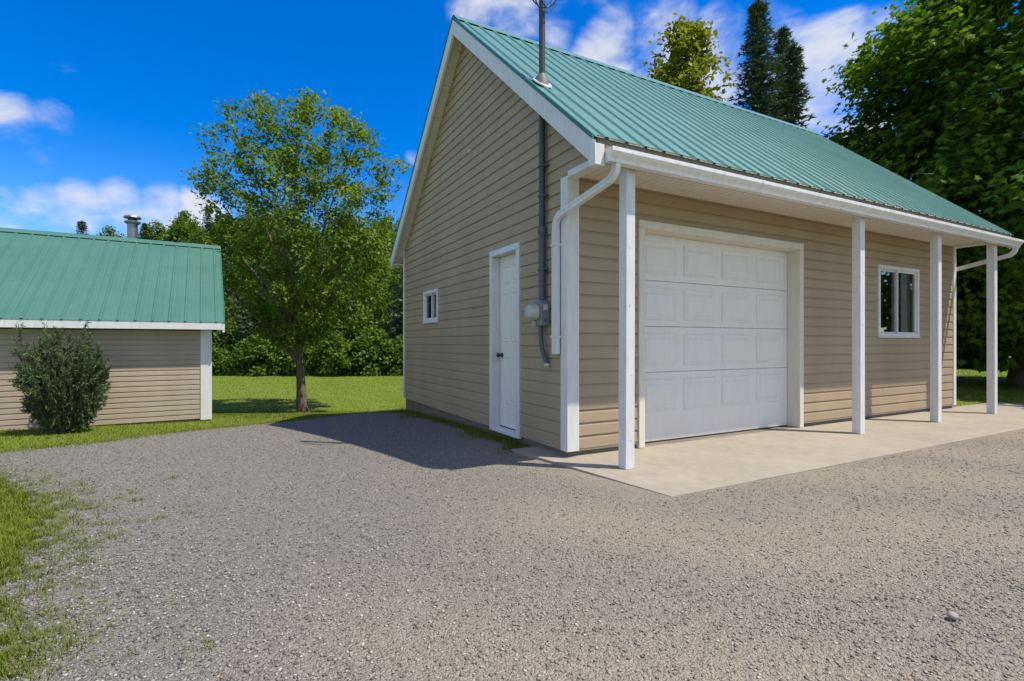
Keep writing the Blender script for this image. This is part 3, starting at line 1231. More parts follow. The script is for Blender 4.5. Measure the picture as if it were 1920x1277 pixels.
for (pa, pb) in ((zb - .36, zb - .14), (zb - 1.11, zb - .48), (za + .25, za + .90)):
    for (ca, cb) in cols:
        rings = [(0, .0004), (.008, .009), (.022, .001), (.034, .001), (.05, .008)]
        vs, fs = [], []
        for ins, out in rings:
            vs += [(xs - out, ca + ins, pa + ins), (xs - out, cb - ins, pa + ins), (xs - out, cb - ins, pb - ins), (xs - out, ca + ins, pb - ins)]
        for i in range(len(rings) - 1):
            for j in range(4):
                fs.append((4 * i + j, 4 * i + (j + 1) % 4, 4 * i + 4 + (j + 1) % 4, 4 * i + 4 + j))
        k = 4 * (len(rings) - 1)
        fs.append((k, k + 1, k + 2, k + 3))
        MB().add(vs, fs).build('panel', M['door_white'], sd)
ky = yb - .065
MB().lathe([(.030, 0), (.030, -.010), (.012, -.014), (.011, -.034), (.020, -.040), (.029, -.052), (.029, -.066), (.020, -.076), (.004, -.078)], (xs - .001, ky, z0 + .98), 'x', 16).build('door_knob', M['black'], sd, smooth=True)


# ---- windows
def window(name, P, t0, t1, z0, z1, slide, parent):
    """P(t, out, z); outer trim, sashes, panes"""
    w = empty(name, (0, 0, 0), 0, parent)

    def bx(mb, a, b, oa, ob, za, zb):
        c = [P(t, o_, z) for t in (a, b) for o_ in (oa, ob) for z in (za, zb)]
        return mb.add(c, [(0, 1, 3, 2), (4, 6, 7, 5), (0, 4, 5, 1), (2, 3, 7, 6), (0, 2, 6, 4), (1, 5, 7, 3)])
    f = .055
    fr = MB()
    bx(fr, t0, t0 + f, -.03, .032, z0 + f + .001, z1 - f - .001)
    bx(fr, t1 - f, t1, -.03, .032, z0 + f + .001, z1 - f - .001)
    bx(fr, t0, t1, -.03, .034, z1 - f, z1)
    bx(fr, t0, t1, -.03, .036, z0, z0 + f)
    fr.build('frame', M['white'], w, bevel=.003)
    bx(MB(), t0 - .008, t1 + .008, .02, .045, z0 - .012, z0 - .001).build('sill', M['white'], w)
    jl = MB()
    bx(jl, t0 + .002, t0 + f - .01, -.11, -.0301, z0 + .03, z1 - .03)
    bx(jl, t1 - f + .01, t1 - .002, -.11, -.0301, z0 + .03, z1 - .03)
    bx(jl, t0 + .002, t1 - .002, -.11, -.0301, z1 - f + .01, z1 - .003)
    bx(jl, t0 + .002, t1 - .002, -.11, -.0301, z0 + .003, z0 + f - .01)
    jl.build('liner', M['white'], w)
    mid = t0 + (t1 - t0) * slide
    s = .026
    for i, (a, b, dep) in enumerate(((t0 + f, mid + .012, -.026), (mid - .012, t1 - f, .002))):
        sa = MB()
        za, zb = z0 + f, z1 - f
        bx(sa, a, a + s, dep - .022, dep, za + s, zb - s)
        bx(sa, b - s, b, dep - .022, dep, za + s, zb - s)
        bx(sa, a, b, dep - .022, dep, zb - s, zb)
        bx(sa, a, b, dep - .022, dep, za, za + s)
        sa.build('sash', M['white'], w)
        bx(MB(), a + s - .003, b - s + .003, dep - .014, dep - .010, za + s - .003, zb - s + .003).build('pane', M['glass'], w)
    return w, bx


w1, bx1 = window('window', g_front_wall, *BIG_WIN[:2], *BIG_WIN[2:], .50, garage)
# curtain folds just inside the right sash, blind slats behind the left one
mb = MB()
for i in range(5):
    a = BIG_WIN[1] - .30 + i * .045
    bx1(mb, a, a + .040, -.19 - .012 * (i % 2), -.18 - .012 * (i % 2), BIG_WIN[2] + .05, BIG_WIN[3] - .05)
mb.build('curtain', M['curtain'], w1)
w2, bx2 = window('window', g_gable_wall, *SMALL_WIN[:2], *SMALL_WIN[2:], .5, garage)
# dark room behind both windows
MB().box(.14, LEN - .14, W - .15, W - .13, ZB + .05, ZS).box(.14, LEN - .14, .14, W - .16, ZS + .04, ZS + .06).build('interior_lining', M['interior'], garage)

# ---- service mast, meter and conduit
MX, MY = -.065, .40
mast = MB().tube([(MX, MY, 2.42), (MX, MY, 5.60)], .034, 14).build('service_mast', M['mast'], garage, smooth=False)
MB().lathe([(.05, 0), (.052, .06), (.04, .12), (.0, .15)], (MX - .0, MY, 5.60), 'z', 14).build('weather_head', M['mast'], mast)
low = MB().tube([(MX, MY, 1.66), (MX, MY, 2.44)], .037, 14).build('conduit', M['conduit'], garage)
MB().lathe([(.047, 0), (.047, .07)], (MX, MY, 2.38), 'z', 14).build('coupling', M['conduit'], low)
for z in (3.1, 2.78):
    st = MB()
    st.lathe([(.045, 0), (.045, .018)], (MX, MY, z), 'z', 14).box(MX, -.001, MY - .075, MY + .075, z + .001, z + .017)
    st.build('mast_strap', M['conduit'], mast)
st = MB().lathe([(.048, 0), (.048, .02)], (MX, MY, 1.98), 'z', 14).box(MX, -.001, MY - .07, MY + .07, 1.981, 1.999)
st.build('mast_strap', M['conduit'], low)
# flashing boot where the mast leaves the roof
zr_ = roof_z(MY)
bt = MB()
seg = 18
ring = lambda r, up: [(MX + r * math.cos(2 * math.pi * j / seg), MY + r * math.sin(2 * math.pi * j / seg), zr_ + SL * r * math.sin(2 * math.pi * j / seg) * 1.0 + up) for j in range(seg)]
top_ring = [(MX + .036 * math.cos(2 * math.pi * j / seg), MY + .036 * math.sin(2 * math.pi * j / seg), zr_ + .10) for j in range(seg)]
mid_ring = [(MX + .062 * math.cos(2 * math.pi * j / seg), MY + .062 * math.sin(2 * math.pi * j / seg), zr_ + .07 + .3 * .075 * math.sin(2 * math.pi * j / seg)) for j in range(seg)]
vs = ring(.078, .02) + mid_ring + top_ring
fs = [(i * seg + j, i * seg + (j + 1) % seg, (i + 1) * seg + (j + 1) % seg, (i + 1) * seg + j) for i in range(2) for j in range(seg)]
boot = bt.add(vs, fs).build('mast_boot', M['rubber'], mast, smooth=True)
fl = [(MX + .105 * math.cos(2 * math.pi * j / seg), MY + .11 * math.sin(2 * math.pi * j / seg)) for j in range(seg)]
MB().add([(a, b, roof_z(b) + .024) for a, b in fl] + [(a, b, roof_z(b) + .010) for a, b in fl],
         [tuple(range(seg)), tuple(range(2 * seg - 1, seg - 1, -1))] + [(j, (j + 1) % seg, seg + (j + 1) % seg, seg + j) for j in range(seg)]).build('flashing', M['gutter'], mast)
# drip loops of the service cable
for i, (w_, zc, ph) in enumerate(((.17, 4.93, .5), (.145, 4.90, .75), (.11, 4.97, 1.05))):
    path = []
    for j in range(26):
        t = -math.pi * 1.08 + j / 25 * math.pi * 1.16
        rx = w_ * math.cos(t) - .01
        path.append((MX + rx * math.cos(ph - .8), MY - .05 + rx * math.sin(ph - .8) - .02 * i, zc + .25 * (1 + .12 * i) * math.sin(t) + .12))
    path.insert(0, (path[0][0], path[0][1], 5.45))
    path.append((path[-1][0], path[-1][1], 5.5))
    MB().tube(path, .0065, 6, up=(.3, .5, .1)).build('drip_loop', M['wire'], mast)
# meter
mt = MB().box(-.130, -.0215, .31, .49, 1.38, 1.65).build('meter_box', M['meterbox'], garage, bevel=.008)
MB().lathe([(.088, 0), (.090, -.03), (.082, -.035), (.082, -.085), (.074, -.110), (.05, -.120), (.0, -.122)], (-.131, .41, 1.53), 'x', 22).build('meter_dome', M['meter_glass'], mt, smooth=True)
MB().lathe([(.03, 0), (.03, -.02), (.0, -.021)], (-.131, .44, 1.405), 'x', 14).build('seal_ring', M['meter_glass'], mt)
MB().box(-.105, -.050, .3065, .3085, 1.545, 1.605).build('sticker', M['sticker'], mt)
MB().box(-.088, -.075, .304, .3084, 1.43, 1.45).build('latch', M['mast'], mt)
mb = MB()
mb.tube([(-.075, .41, 1.385), (-.075, .405, 1.22), (-.072, .385, 1.12), (-.060, .345, 1.03), (-.045, .330, .975)], .026, 12, up=(1, 0, 0))
fc = mb.build('flexible_conduit', M['conduit'], mt)
mb = MB().lathe([(.030, 0), (.036, -.01), (.036, -.03), (.018, -.032), (.0, -.034)], (-.045, .330, .978), 'z', 12)
mb.build('conduit_bushing', M['meter_glass'], mt)
# little white hook on the gable
MB().tube([(-.012, 2.42, 3.95), (-.05, 2.42, 3.95), (-.055, 2.42, 3.92)], .012, 8).build('wall_hook', M['white'], garage)

# ------------------------------------------------------------------ the shed on the left
SYAW = .540
sc_, ss_ = math.cos(SYAW), math.sin(SYAW)
corner = on_ground(394, 788)
shed = empty('shed', (corner.x, corner.y, corner.z), SYAW)
SK = corner.y / 10.34
shed.scale = (SK, SK, SK)
tag(shed, 'low beige shed with green metal roof and stovepipe behind the yew bush', 'shed')
SB, SH, SLEN, SDEP = .05, 1.80, 9.0, 5.4


def s_front(t, out, z):
    return (t, -out, z)


fwl = sheathing(s_front, SB, SH, lambda z: -SLEN, lambda z: 0.0, [], [], .1).build('front_wall', M['siding_pale'], shed)
siding(fwl, s_front, SB, SH, .0985, lambda z: -SLEN, lambda z: -.05, [], M['siding_pale'])
MB().box(-SLEN, -.01, .02, SDEP, -.5, SB - .002).build('foundation', M['foundation'], shed)
MB().box(-.101, -.001, .101, SDEP, SB, SH).build('end_wall', M['siding_pale'], shed)
MB().box(-SLEN, -.102, SDEP - .1, SDEP, SB, SH).build('rear_wall', M['siding_pale'], shed)
mb = MB().extrude([(-.165, -.032), (.030, -.032), (.030, .10), (.001, .10), (.001, -.002), (-.165, -.002)], lambda a, b, t: (a, b, t), SB - .03, SH + .02)
mb.build('corner_board', M['white'], shed, bevel=.004)
# roof frame: eave line and ridge read off the photo
sRun, sEave, sZe = 2.95, -.28, 1.99
sSl = 2.0 / 3.2
sYr = sEave + 3.2
sZr = sZe + 2.0
s_rx = .235


def s_roof_z(y):
    return sZr - sSl * abs(y - sYr)


sroof = empty('roof', (0, 0, 0), 0, shed)
yE2 = sYr + 3.2
dk = [(sEave + .02, s_roof_z(sEave + .02) - .03), (sYr, sZr - .03), (yE2 - .02, s_roof_z(yE2 - .02) - .03), (yE2 - .02, s_roof_z(yE2 - .02) - .1), (sYr, sZr - .1), (sEave + .02, s_roof_z(sEave + .02) - .1)]
MB().extrude(dk, lambda a, b, t: (t, a, b), -SLEN - .2, s_rx - .03).build('roof_deck', M['drip'], sroof)
cosr_, sinr_ = cosr, sinr
cosr = 1 / math.sqrt(1 + sSl * sSl)
sinr = sSl * cosr
SP = .26
for i in range(9):
    b = s_rx - i * SP * 4
    a = b - SP * 4
    pr = rib_profile(a - (.004), b, SP, .018, a + SP / 2)
    sheet(pr, sEave - .02, sYr - .005, s_roof_z, 1, 'roof_sheet', sroof, M['roof_shed'])
    sheet(pr, yE2 + .02, sYr + .005, s_roof_z, -1, 'roof_sheet', sroof, M['roof_shed'])
cosr, sinr = cosr_, sinr_
cp = [(sYr - .15, s_roof_z(sYr - .15) + .014), (sYr, sZr + .025), (sYr + .15, s_roof_z(sYr + .15) + .014), (sYr + .15, s_roof_z(sYr + .15) + .01), (sYr, sZr + .02), (sYr - .15, s_roof_z(sYr - .15) + .01)]
MB().extrude(cp, lambda a, b, t: (t, a, b), -SLEN - .2, s_rx + .012).build('ridge_cap', M['roof_shed'], sroof)
for ye in (sEave, yE2):
    P_ = [(ye, s_roof_z(ye) - .002), (sYr, sZr - .002), (sYr, sZr - .05), (ye, s_roof_z(ye) - .05)]
    MB().extrude(P_, lambda a, b, t: (t, a, b), s_rx, s_rx + .02).build('rake_trim', M['roof_trim'], sroof)
    P_ = [(ye, s_roof_z(ye) - .05), (sYr, sZr - .05), (sYr, sZr - .22), (ye, s_roof_z(ye) - .22)]
    MB().extrude(P_, lambda a, b, t: (t, a, b), s_rx - .025, s_rx + .014).build('rake_fascia', M['white'], sroof)
MB().box(-SLEN - .2, s_rx - .026, sEave - .012, sEave + .0195, s_roof_z(sEave) - .170, s_roof_z(sEave) - .028).build('eave_fascia', M['white'], sroof, bevel=.004)
MB().box(-SLEN - .2, s_rx - .026, sEave + .020, -.033, s_roof_z(sEave) - .150, s_roof_z(sEave) - .135).build('eave_soffit', M['soffit'], sroof)
# gable infill
gp = [(.1, SH - .001), (SDEP - .1, SH - .001), (sYr + .3, sZr - .30), (sYr - .3, sZr - .30)]
MB().extrude(gp, lambda a, b, t: (t, a, b), -.101, -.001).build('gable_wall', M['siding_pale'], shed)
# stovepipe on the far slope
px_, py_ = -1.58, sYr + .30
pz = s_roof_z(py_)
ch = empty('stovepipe', (0, 0, 0), 0, shed)
MB().lathe([(.105, -.12), (.105, .62)], (px_, py_, pz), 'z', 20).build('pipe', M['steel'], ch, smooth=False)
MB().lathe([(.125, .60), (.165, .635), (.165, .66), (.11, .68)], (px_, py_, pz), 'z', 20).build('collar', M['steel'], ch)
MB().lathe([(.09, .68), (.09, .735)], (px_, py_, pz), 'z', 20).build('vent', M['mast'], ch)
MB().lathe([(.17, .735), (.18, .75), (.16, .785), (.07, .81), (.0, .815)], (px_, py_, pz), 'z', 20).build('cap', M['steel'], ch)
MB().lathe([(.18, -.05), (.11, .16)], (px_, py_, pz), 'z', 20).build('storm_collar', M['steel'], ch)

# ------------------------------------------------------------------ plants
LEAF_V = [(0, 0, 0), (.30, .38, .06), (.16, .78, .02), (0, 1.0, -.06), (-.16, .78, .02), (-.30, .38, .06), (0, .45, -.03)]
LEAF_F = [(0, 1, 6), (1, 2, 6), (2, 3, 6), (3, 4, 6), (4, 5, 6), (5, 0, 6)]
OVATE_V = [(0, 0, 0), (.30, .42, .07), (0, 1.0, -.08), (-.30, .42, .07)]
OVATE_F = [(0, 1, 2), (0, 2, 3)]
# five-lobed maple leaf as a fan round its middle
lob = [(0, 0), (.22, .05), (.50, -.06), (.40, .22), (.66, .50), (.34, .50), (.22, .66), (0, 1.02), (-.22, .66), (-.34, .50), (-.66, .50), (-.40, .22), (-.50, -.06), (-.22, .05)]
MAPLE_V = [(x, y, -.18 * abs(x) - .10 * y * y) for x, y in lob] + [(0, .36, .02)]
MAPLE_F = [(i, (i + 1) % len(lob), len(lob)) for i in range(len(lob))]
# a spruce spray: a thin star of needle blades
SPRAY_V, SPRAY_F = [], []
for i, (a, l_) in enumerate(((0, 1.0), (.55, .75), (-.55, .75), (1.0, .5), (-1.0, .5))):
    b = .10
    x, y = math.sin(a), math.cos(a)
    k = len(SPRAY_V)
    oy = .30 * (i > 0) + .05 * i
    SPRAY_V += [(-b * y, oy + b * x, 0), (b * y, oy - b * x, .05), (x * l_, oy + y * l_, -.05)]
    SPRAY_F.append((k, k + 1, k + 2))


def tubes(paths, seg):
    """limbs as tapered tubes: list of (points (k,3), radii (k,))"""
    VV, FF, off = [], [], 0
    ang = np.arange(seg) * 2 * np.pi / seg
    for P, R in paths:
        k = len(P)
        T = np.gradient(P, axis=0)
        T = unit(T)
        ref = np.where(np.abs(T[:, 2:3]) < .9, np.array([[0, 0, 1.0]]), np.array([[1.0, 0, 0]]))
        s = unit(np.cross(T, ref))
        w = np.cross(s, T)
        V = P[:, None] + R[:, None, None] * (np.cos(ang)[None, :, None] * s[:, None] + np.sin(ang)[None, :, None] * w[:, None])
        VV.append(V.reshape(-1, 3))
        i, j = np.meshgrid(np.arange(k - 1), np.arange(seg), indexing='ij')
        j2 = (j + 1) % seg
        FF.append(np.stack([i * seg + j, i * seg + j2, (i + 1) * seg + j2, (i + 1) * seg + j], -1).reshape(-1, 4) + off)
        off += k * seg
    return np.concatenate(VV), np.concatenate(FF)


def bez(a, b, c, n):
    t = np.linspace(0, 1, n)[:, None]
    return (1 - t) ** 2 * a + 2 * t * (1 - t) * b + t * t * c


def leafy_tree(seed, H, z_low, z_high, R_of, trunk_r, fork, n_limb, n_twig, n_leaf, leaf, spread, lv=OVATE_V, lf=OVATE_F, lumps=.25, shell=.45, droop=.35):
    """(limb verts, limb faces, crown verts, crown faces, crown rnd)"""
    g = np.random.default_rng(seed)
    ph = g.uniform(0, 6.28, 8)

    def lump(a, z):
        return 1 + lumps * (.45 * np.sin(3 * a + ph[0] + 1.7 * z) + .35 * np.sin(5 * a + ph[1] - 2.3 * z) + .45 * np.sin(2 * a + ph[2] + .9 * z) * np.sin(2.1 * z + ph[3]))
    paths, nodes, noder = [], [], []
    top = np.array([g.normal(0, .03 * H), g.normal(0, .03 * H), z_high * .92])
    tp = bez(np.zeros(3), np.array([g.normal(0, .02 * H), g.normal(0, .02 * H), z_high * .5]), top, 14)
    tr = trunk_r * (1 - .93 * (tp[:, 2] / z_high) ** .8)
    tr[0] *= 1.35
    paths.append((tp, np.maximum(tr, .012)))
    for p, r in zip(tp[3:], tr[3:]):
        nodes.append(p)
        noder.append(max(r, .012))
    # main limbs fan out of the fork
    for i in range(n_limb):
        a = i * 2.399 + g.normal(0, .25)
        f = (i + .5) / n_limb
        z = z_low + (z_high - z_low) * (.25 + .62 * f)
        r = R_of(z) * lump(a, z) * .80
        end = np.array([r * math.cos(a), r * math.sin(a), z])
        zs = fork + (z - fork) * .25 * g.random() + (z_high - fork) * .10 * f
        zs = min(zs, z * .85)
        k = np.argmin(np.abs(tp[:, 2] - zs))
        start = tp[k]
        mid = np.array([.45 * end[0] + start[0] * .5, .45 * end[1] + start[1] * .5, zs + (z - zs) * .62])
        P = bez(start, mid, end, 9)
        r0 = max(trunk_r * (.55 - .28 * f), .014)
        R = np.linspace(r0, .010, 9)
        paths.append((P, R))
        for p, q in zip(P[2:], R[2:]):
            nodes.append(p)
            noder.append(q)
    # twigs reach into the crown volume
    z = g.uniform(z_low, z_high, n_twig * 3)
    keep = g.random(n_twig * 3) < np.array([R_of(x) for x in z]) / max(R_of(x) for x in z)
    z = z[keep][:n_twig]
    a = g.uniform(0, 2 * np.pi, len(z))
    rad = np.array([R_of(x) for x in z]) * lump(a, z) * g.random(len(z)) ** shell
    T = np.column_stack([rad * np.cos(a), rad * np.sin(a), z])
    T = T[np.argsort(rad)]
    N = np.array(nodes)
    NR = list(noder)
    Lp, Ld, Lo = [], [], []
    for t in T:
        d = N - t
        dist = np.sqrt((d ** 2).sum(1)) + np.maximum(d[:, 2] + .05, 0) * 1.2
        k = int(np.argmin(dist))
        s = N[k]
        mid = (s + t) / 2 + np.array([0, 0, .12 * np.linalg.norm(t - s)]) + g.normal(0, .03, 3)
        P = bez(s, mid, t, 5)
        r0 = min(NR[k] * .7, .022)
        R = np.linspace(r0, .004, 5)
        paths.append((P, R))
        N = np.vstack([N, P[2:4]])
        NR += [R[2], R[3]]
        out = unit((t - np.array([0, 0, z_low + .3 * (z_high - z_low)]))[None])[0]
        m_ = max(3, int(n_leaf * g.uniform(.55, 1.4)))
        tt = g.random(m_) ** .6
        base = bez(s, mid, t, 12)
        bp = base[np.clip((tt * 11).astype(int), 3, 11)]
        Lp.append(bp + g.normal(0, spread, (m_, 3)) * np.array([1, 1, .75]))
        Ld.append(unit(out * .55 + g.normal(0, .75, (m_, 3))) - np.array([0, 0, droop]))
        Lo.append(np.full(m_, g.normal(0, .20)))
    Lp, Ld, Lo = np.concatenate(Lp), np.concatenate(Ld), np.concatenate(Lo)
    nl = len(Lp)
    nrm = np.column_stack([g.normal(0, .55, nl), g.normal(0, .55, nl), np.ones(nl)]) + 1.0 * unit(Lp - np.array([0, 0, (z_low + z_high) / 2 - .15 * (z_high - z_low)]))
    ax, ay, az = frames(Ld, nrm)
    size = leaf * g.uniform(.65, 1.3, nl)
    hgt = (Lp[:, 2] - z_low) / (z_high - z_low)
    rnd = np.clip(.40 + Lo + g.normal(0, .20, nl) + .12 * (hgt - .5), 0, 1)
    cv, cf, cr = scatter(lv, lf, Lp, ax, ay, az, size, rnd)
    bv, bf = tubes(paths, 7)
    return bv, bf, cv, cf, cr


def conifer(seed, H, R, z_low, whorl, per, leaf, droop=.25, tip=.06):
    g = np.random.default_rng(seed)
    paths = [(np.array([[0, 0, 0], [0, 0, H * .5], [g.normal(0, .02), g.normal(0, .02), H]]), np.array([H * .018, H * .011, .008]))]
    pos, dr, rr = [], [], []
    z = z_low
    while z < H - .03:
        f = (z - z_low) / (H - z_low)
        L0 = R * (1 - f) ** .85 + tip
        nb = max(4, int(per * (.5 + .5 * (1 - f))))
        a0 = g.uniform(0, 6.28)
        for i in range(nb):
            a = a0 + i * 2 * math.pi / nb + g.normal(0, .2)
            L = L0 * g.uniform(.65, 1.18)
            up = .35 * f + g.normal(0, .06)
            d = np.array([math.cos(a), math.sin(a), 0])
            n = max(3, int(L / (leaf * .42)))
            s = np.linspace(.06, 1, n)
            P = d[None] * (s * L)[:, None] + np.array([0, 0, 1.0])[None] * (z + L * (up * s - droop * s * s + .14 * np.maximum(s - .6, 0)))[:, None]
            paths.append((P[[0, n // 2, n - 1]], np.array([.018, .011, .004]) * (.4 + L)))
            side = np.array([-d[1], d[0], 0])
            for sg in (-1, 0, 1):
                pos.append(P + g.normal(0, leaf * .12, P.shape))
                dd = d[None] * .8 + side[None] * sg * .75 + g.normal(0, .22, P.shape) + np.array([[0, 0, -.12 + .3 * f]])
                dr.append(dd)
                rr.append(np.clip(.3 + .35 * s + g.normal(0, .16, n), 0, 1))
        z += whorl * (.6 + .6 * (1 - f)) * g.uniform(.8, 1.2)
    # leader
    zz = np.linspace(H - .5, H, 14)
    pos.append(np.column_stack([np.zeros(14), np.zeros(14), zz]))
    aa = np.arange(14) * 2.4
    dr.append(np.column_stack([np.cos(aa) * .5, np.sin(aa) * .5, np.ones(14)]))
    rr.append(np.full(14, .5))
    pos, dr, rr = np.concatenate(pos), np.concatenate(dr), np.concatenate(rr)
    n = len(pos)
    nrm = np.column_stack([g.normal(0, .5, n), g.normal(0, .5, n), np.ones(n)])
    ax, ay, az = frames(dr, nrm)
    cv, cf, cr = scatter(SPRAY_V, SPRAY_F, pos, ax, ay, az, leaf * g.uniform(.75, 1.25, n), rr)
    bv, bf = tubes(paths, 5)
    return bv, bf, cv, cf, cr


def plant(name, data, mat, loc, rz=0.0, scale=1.0, trunk='trunk', crown='crown'):
    bv, bf, cv, cf, cr = data
    e = empty(name, loc, rz)
    e.scale = (scale, scale, scale)
    link(trunk, np_mesh(trunk, bv, bf), M['bark'], e, smooth=True)
    link(crown, np_mesh(crown, cv, cf, cr), mat, e)
    return e


def copy_plant(src, loc, rz, scale):
    e = src.copy()
    COL.objects.link(e)
    e.location = loc
    e.rotation_euler = (0, 0, rz)
    e.scale = scale if isinstance(scale, tuple) else (scale,) * 3
    for ch in src.children:
        c = ch.copy()
        COL.objects.link(c)
        c.parent = e
    return e


# --- young shade tree on the lawn between the two buildings
tb = on_ground(567, 771)
SC = tb.y / 961.2


def yard_R(z):
    # half-width of the crown at height z, metres, read from the silhouette
    v_ = 642.3 - (z + tb.z - 1.2) / SC
    return float(np.interp(-v_, [-650, -610, -560, -500, -430, -370, -310, -260, -215, -190], [35, 85, 135, 170, 185, 186, 172, 142, 95, 30])) * SC


tr1 = plant('shade_tree', leafy_tree(11, 7.2, 1.2 - tb.z - 4 * SC, 1.2 - tb.z + 446 * SC, yard_R, .135, 1.35, 17, 660, 46, .108, .125, LEAF_V[:], LEAF_F, lumps=.24, shell=.45), M['leaf_bright'], (tb.x, tb.y, tb.z - .02), 3.5)
tag(tr1, 'young round-headed shade tree on the lawn between shed and garage', 'tree')

# --- the big maple beyond the far end of the garage
mpos = Vector((14.6, 14.6, 0))


def maple_R(z):
    return float(np.interp(z, [.7, 1.4, 2.6, 4.5, 7.0, 9.5, 11.5, 13.2], [2.2, 3.6, 4.5, 5.0, 4.8, 4.1, 2.8, .5]))


tr2 = plant('maple_tree', leafy_tree(23, 13, .9, 13.0, maple_R, .30, 1.6, 24, 1750, 56, .165, .31, MAPLE_V, MAPLE_F, lumps=.20, shell=.33, droop=.55), M['leaf_maple'], mpos, 1.0)
tag(tr2, 'tall broad maple with large leaves standing past the end of the garage', 'tree')

# --- trees that look over the garage roof
def poplar_R(z):
    return float(np.interp(z, [2, 5, 8, 10, 11.3, 11.9], [1.4, 1.9, 1.6, 1.15, .75, .2]))


yt = 17.0
tr3 = plant('aspen_tree', leafy_tree(31, 11.8, 2.2, 11.8, poplar_R, .16, 2.0, 16, 560, 34, .18, .17, LEAF_V, LEAF_F, lumps=.3, shell=.45), M['leaf_yellow'], ((1285 - 960) / 961.2 * yt, yt, 0), 0)
tag(tr3, 'yellow-green leafy treetop rising above the garage ridge', 'tree')
ys = 18.0
tr4 = plant('spruce_tree', conifer(41, 1.2 + 634 / 961.2 * ys, 2.0, .6, .29, 12, .27), M['needle_spruce'], ((1420 - 960) / 961.2 * ys, ys, 0), .3)
tag(tr4, 'tallest dark blue-green spruce rising above the garage roof', 'tree')
ys2 = 19.2
tr5 = plant('spruce_tree', conifer(42, 1.2 + 582 / 961.2 * ys2, 1.5, .6, .31, 10, .27), M['needle_spruce'], ((1466 - 960) / 961.2 * ys2, ys2, 0), 1.3)
tag(tr5, 'shorter dark spruce crowding the tallest spruce above the garage roof', 'tree')
ys3 = 18.2
tr6 = plant('spruce_tree', conifer(43, 1.2 + 552 / 961.2 * ys3, 1.2, .6, .33, 9, .27), M['needle_spruce'], ((1487 - 960) / 961.2 * ys3, ys3, 0), 2.3)
tag(tr6, 'slimmest spruce on the maple side of the spruces above the roof', 'tree')

# --- woods behind the lawn
def round_R(z):
    return float(np.interp(z, [.3, 1.5, 3.5, 5.5, 6.6, 7.2], [1.5, 2.0, 2.1, 1.6, .95, .2]))


wood_a = leafy_tree(51, 7.0, .4, 7.0, round_R, .16, 1.0, 12, 300, 20, .24, .22, lumps=.3, shell=.4)
wood_b = leafy_tree(52, 7.4, .5, 7.4, lambda z: float(np.interp(z, [.4, 2, 4.5, 6.2, 7.4], [1.2, 1.7, 1.75, 1.2, .2])), .15, 1.2, 12, 300, 20, .22, .20, lumps=.32, shell=.4)
shrub_d = leafy_tree(53, 2.6, .1, 2.6, lambda z: float(np.interp(z, [0, .5, 1.4, 2.2, 2.6], [1.2, 1.45, 1.35, .85, .2])), .05, .25, 10, 170, 18, .24, .16, LEAF_V, LEAF_F, lumps=.28, shell=.4)
fir_d = conifer(54, 7.6, 1.7, .3, .30, 11, .34)
far_d = leafy_tree(55, 9.5, .8, 9.5, lambda z: float(np.interp(z, [.5, 3, 6, 8.3, 9.5], [1.8, 2.6, 2.6, 1.7, .3])), .2, 1.5, 10, 220, 12, .55, .38, lumps=.3, shell=.4)
far_c = conifer(56, 10.5, 2.1, .4, .55, 9, .60)

LBL_A = 'dense dark leafy tree in the woods edge behind the lawn'
LBL_F = 'dark pointed fir among the trees of the woods behind the lawn'
LBL_S = 'leafy shrub along the foot of the woods where the lawn ends'
GR_A, GR_F, GR_S = 'leafy trees of the woods edge', 'firs of the woods edge', 'shrubs at the foot of the woods'
first = {}


def wood(kind, x, y, s, rz, z=None):
    name, data, mat, lab, grp = {
        'a': ('broadleaf_tree', wood_a, M['leaf_wood'], LBL_A, GR_A),
        'b': ('broadleaf_tree', wood_b, M['leaf_shrub'], LBL_A, GR_A),
        'f': ('fir_tree', fir_d, M['needle_spruce'], LBL_F, GR_F),
        's': ('shrub', shrub_d, M['leaf_shrub'], LBL_S, GR_S),
        'h': ('hillside_tree', far_d, M['leaf_wood'], 'small rounded leafy tree on the distant wooded hillside', 'leafy trees on the far hill'),
        'c': ('hillside_fir', far_c, M['needle_spruce'], 'small pointed fir standing on the distant wooded hillside', 'firs on the far hill')}[kind]
    zz = float(ground_z(x, y)) - .05 if z is None else z
    if kind not in first:
        e = plant(name, data, mat, (x, y, zz), rz)
        e.scale = (s, s, s)
        first[kind] = e
    else:
        e = copy_plant(first[kind], (x, y, zz), rz, s)
    tag(e, lab, {'s': 'shrub'}.get(kind, 'tree'), grp)
    return e


g = np.random.default_rng(5)
for i in range(19):
    x = -33 + i * 1.75 + g.normal(0, .3)
    wood('s', x, 29.6 + g.normal(0, .35), g.uniform(.75, 1.15), g.uniform(0, 6.28))
for i in range(14):
    x = -33 + i * 2.35 + g.normal(0, .4)
    wood('ab'[i % 2] if i % 4 != 3 else 'f', x, 32.4 + g.normal(0, .6), g.uniform(.85, 1.02), g.uniform(0, 6.28))
for i in range(13):
    x = -38 + i * 2.9 + g.normal(0, .5)
    wood('ba'[i % 2] if i % 3 else 'f', x, 37 + g.normal(0, .8), g.uniform(.95, 1.1), g.uniform(0, 6.28))
for r_, (yy, n, x_a, x_b) in enumerate(((62, 24, -74, -8), (84, 30, -100, -14), (108, 36, -128, -20), (134, 46, -152, -28))):
    for i in range(n):
        x = x_a + (x_b - x_a) * i / (n - 1) + g.normal(0, 1.0)
        y = yy + g.normal(0, 3)
        wood('c' if g.random() < .14 else 'h', x, y, g.uniform(.75, 1.15) * (.85 if r_ == 0 else 1), g.uniform(0, 6.28), hill_z(x, y) - .3)
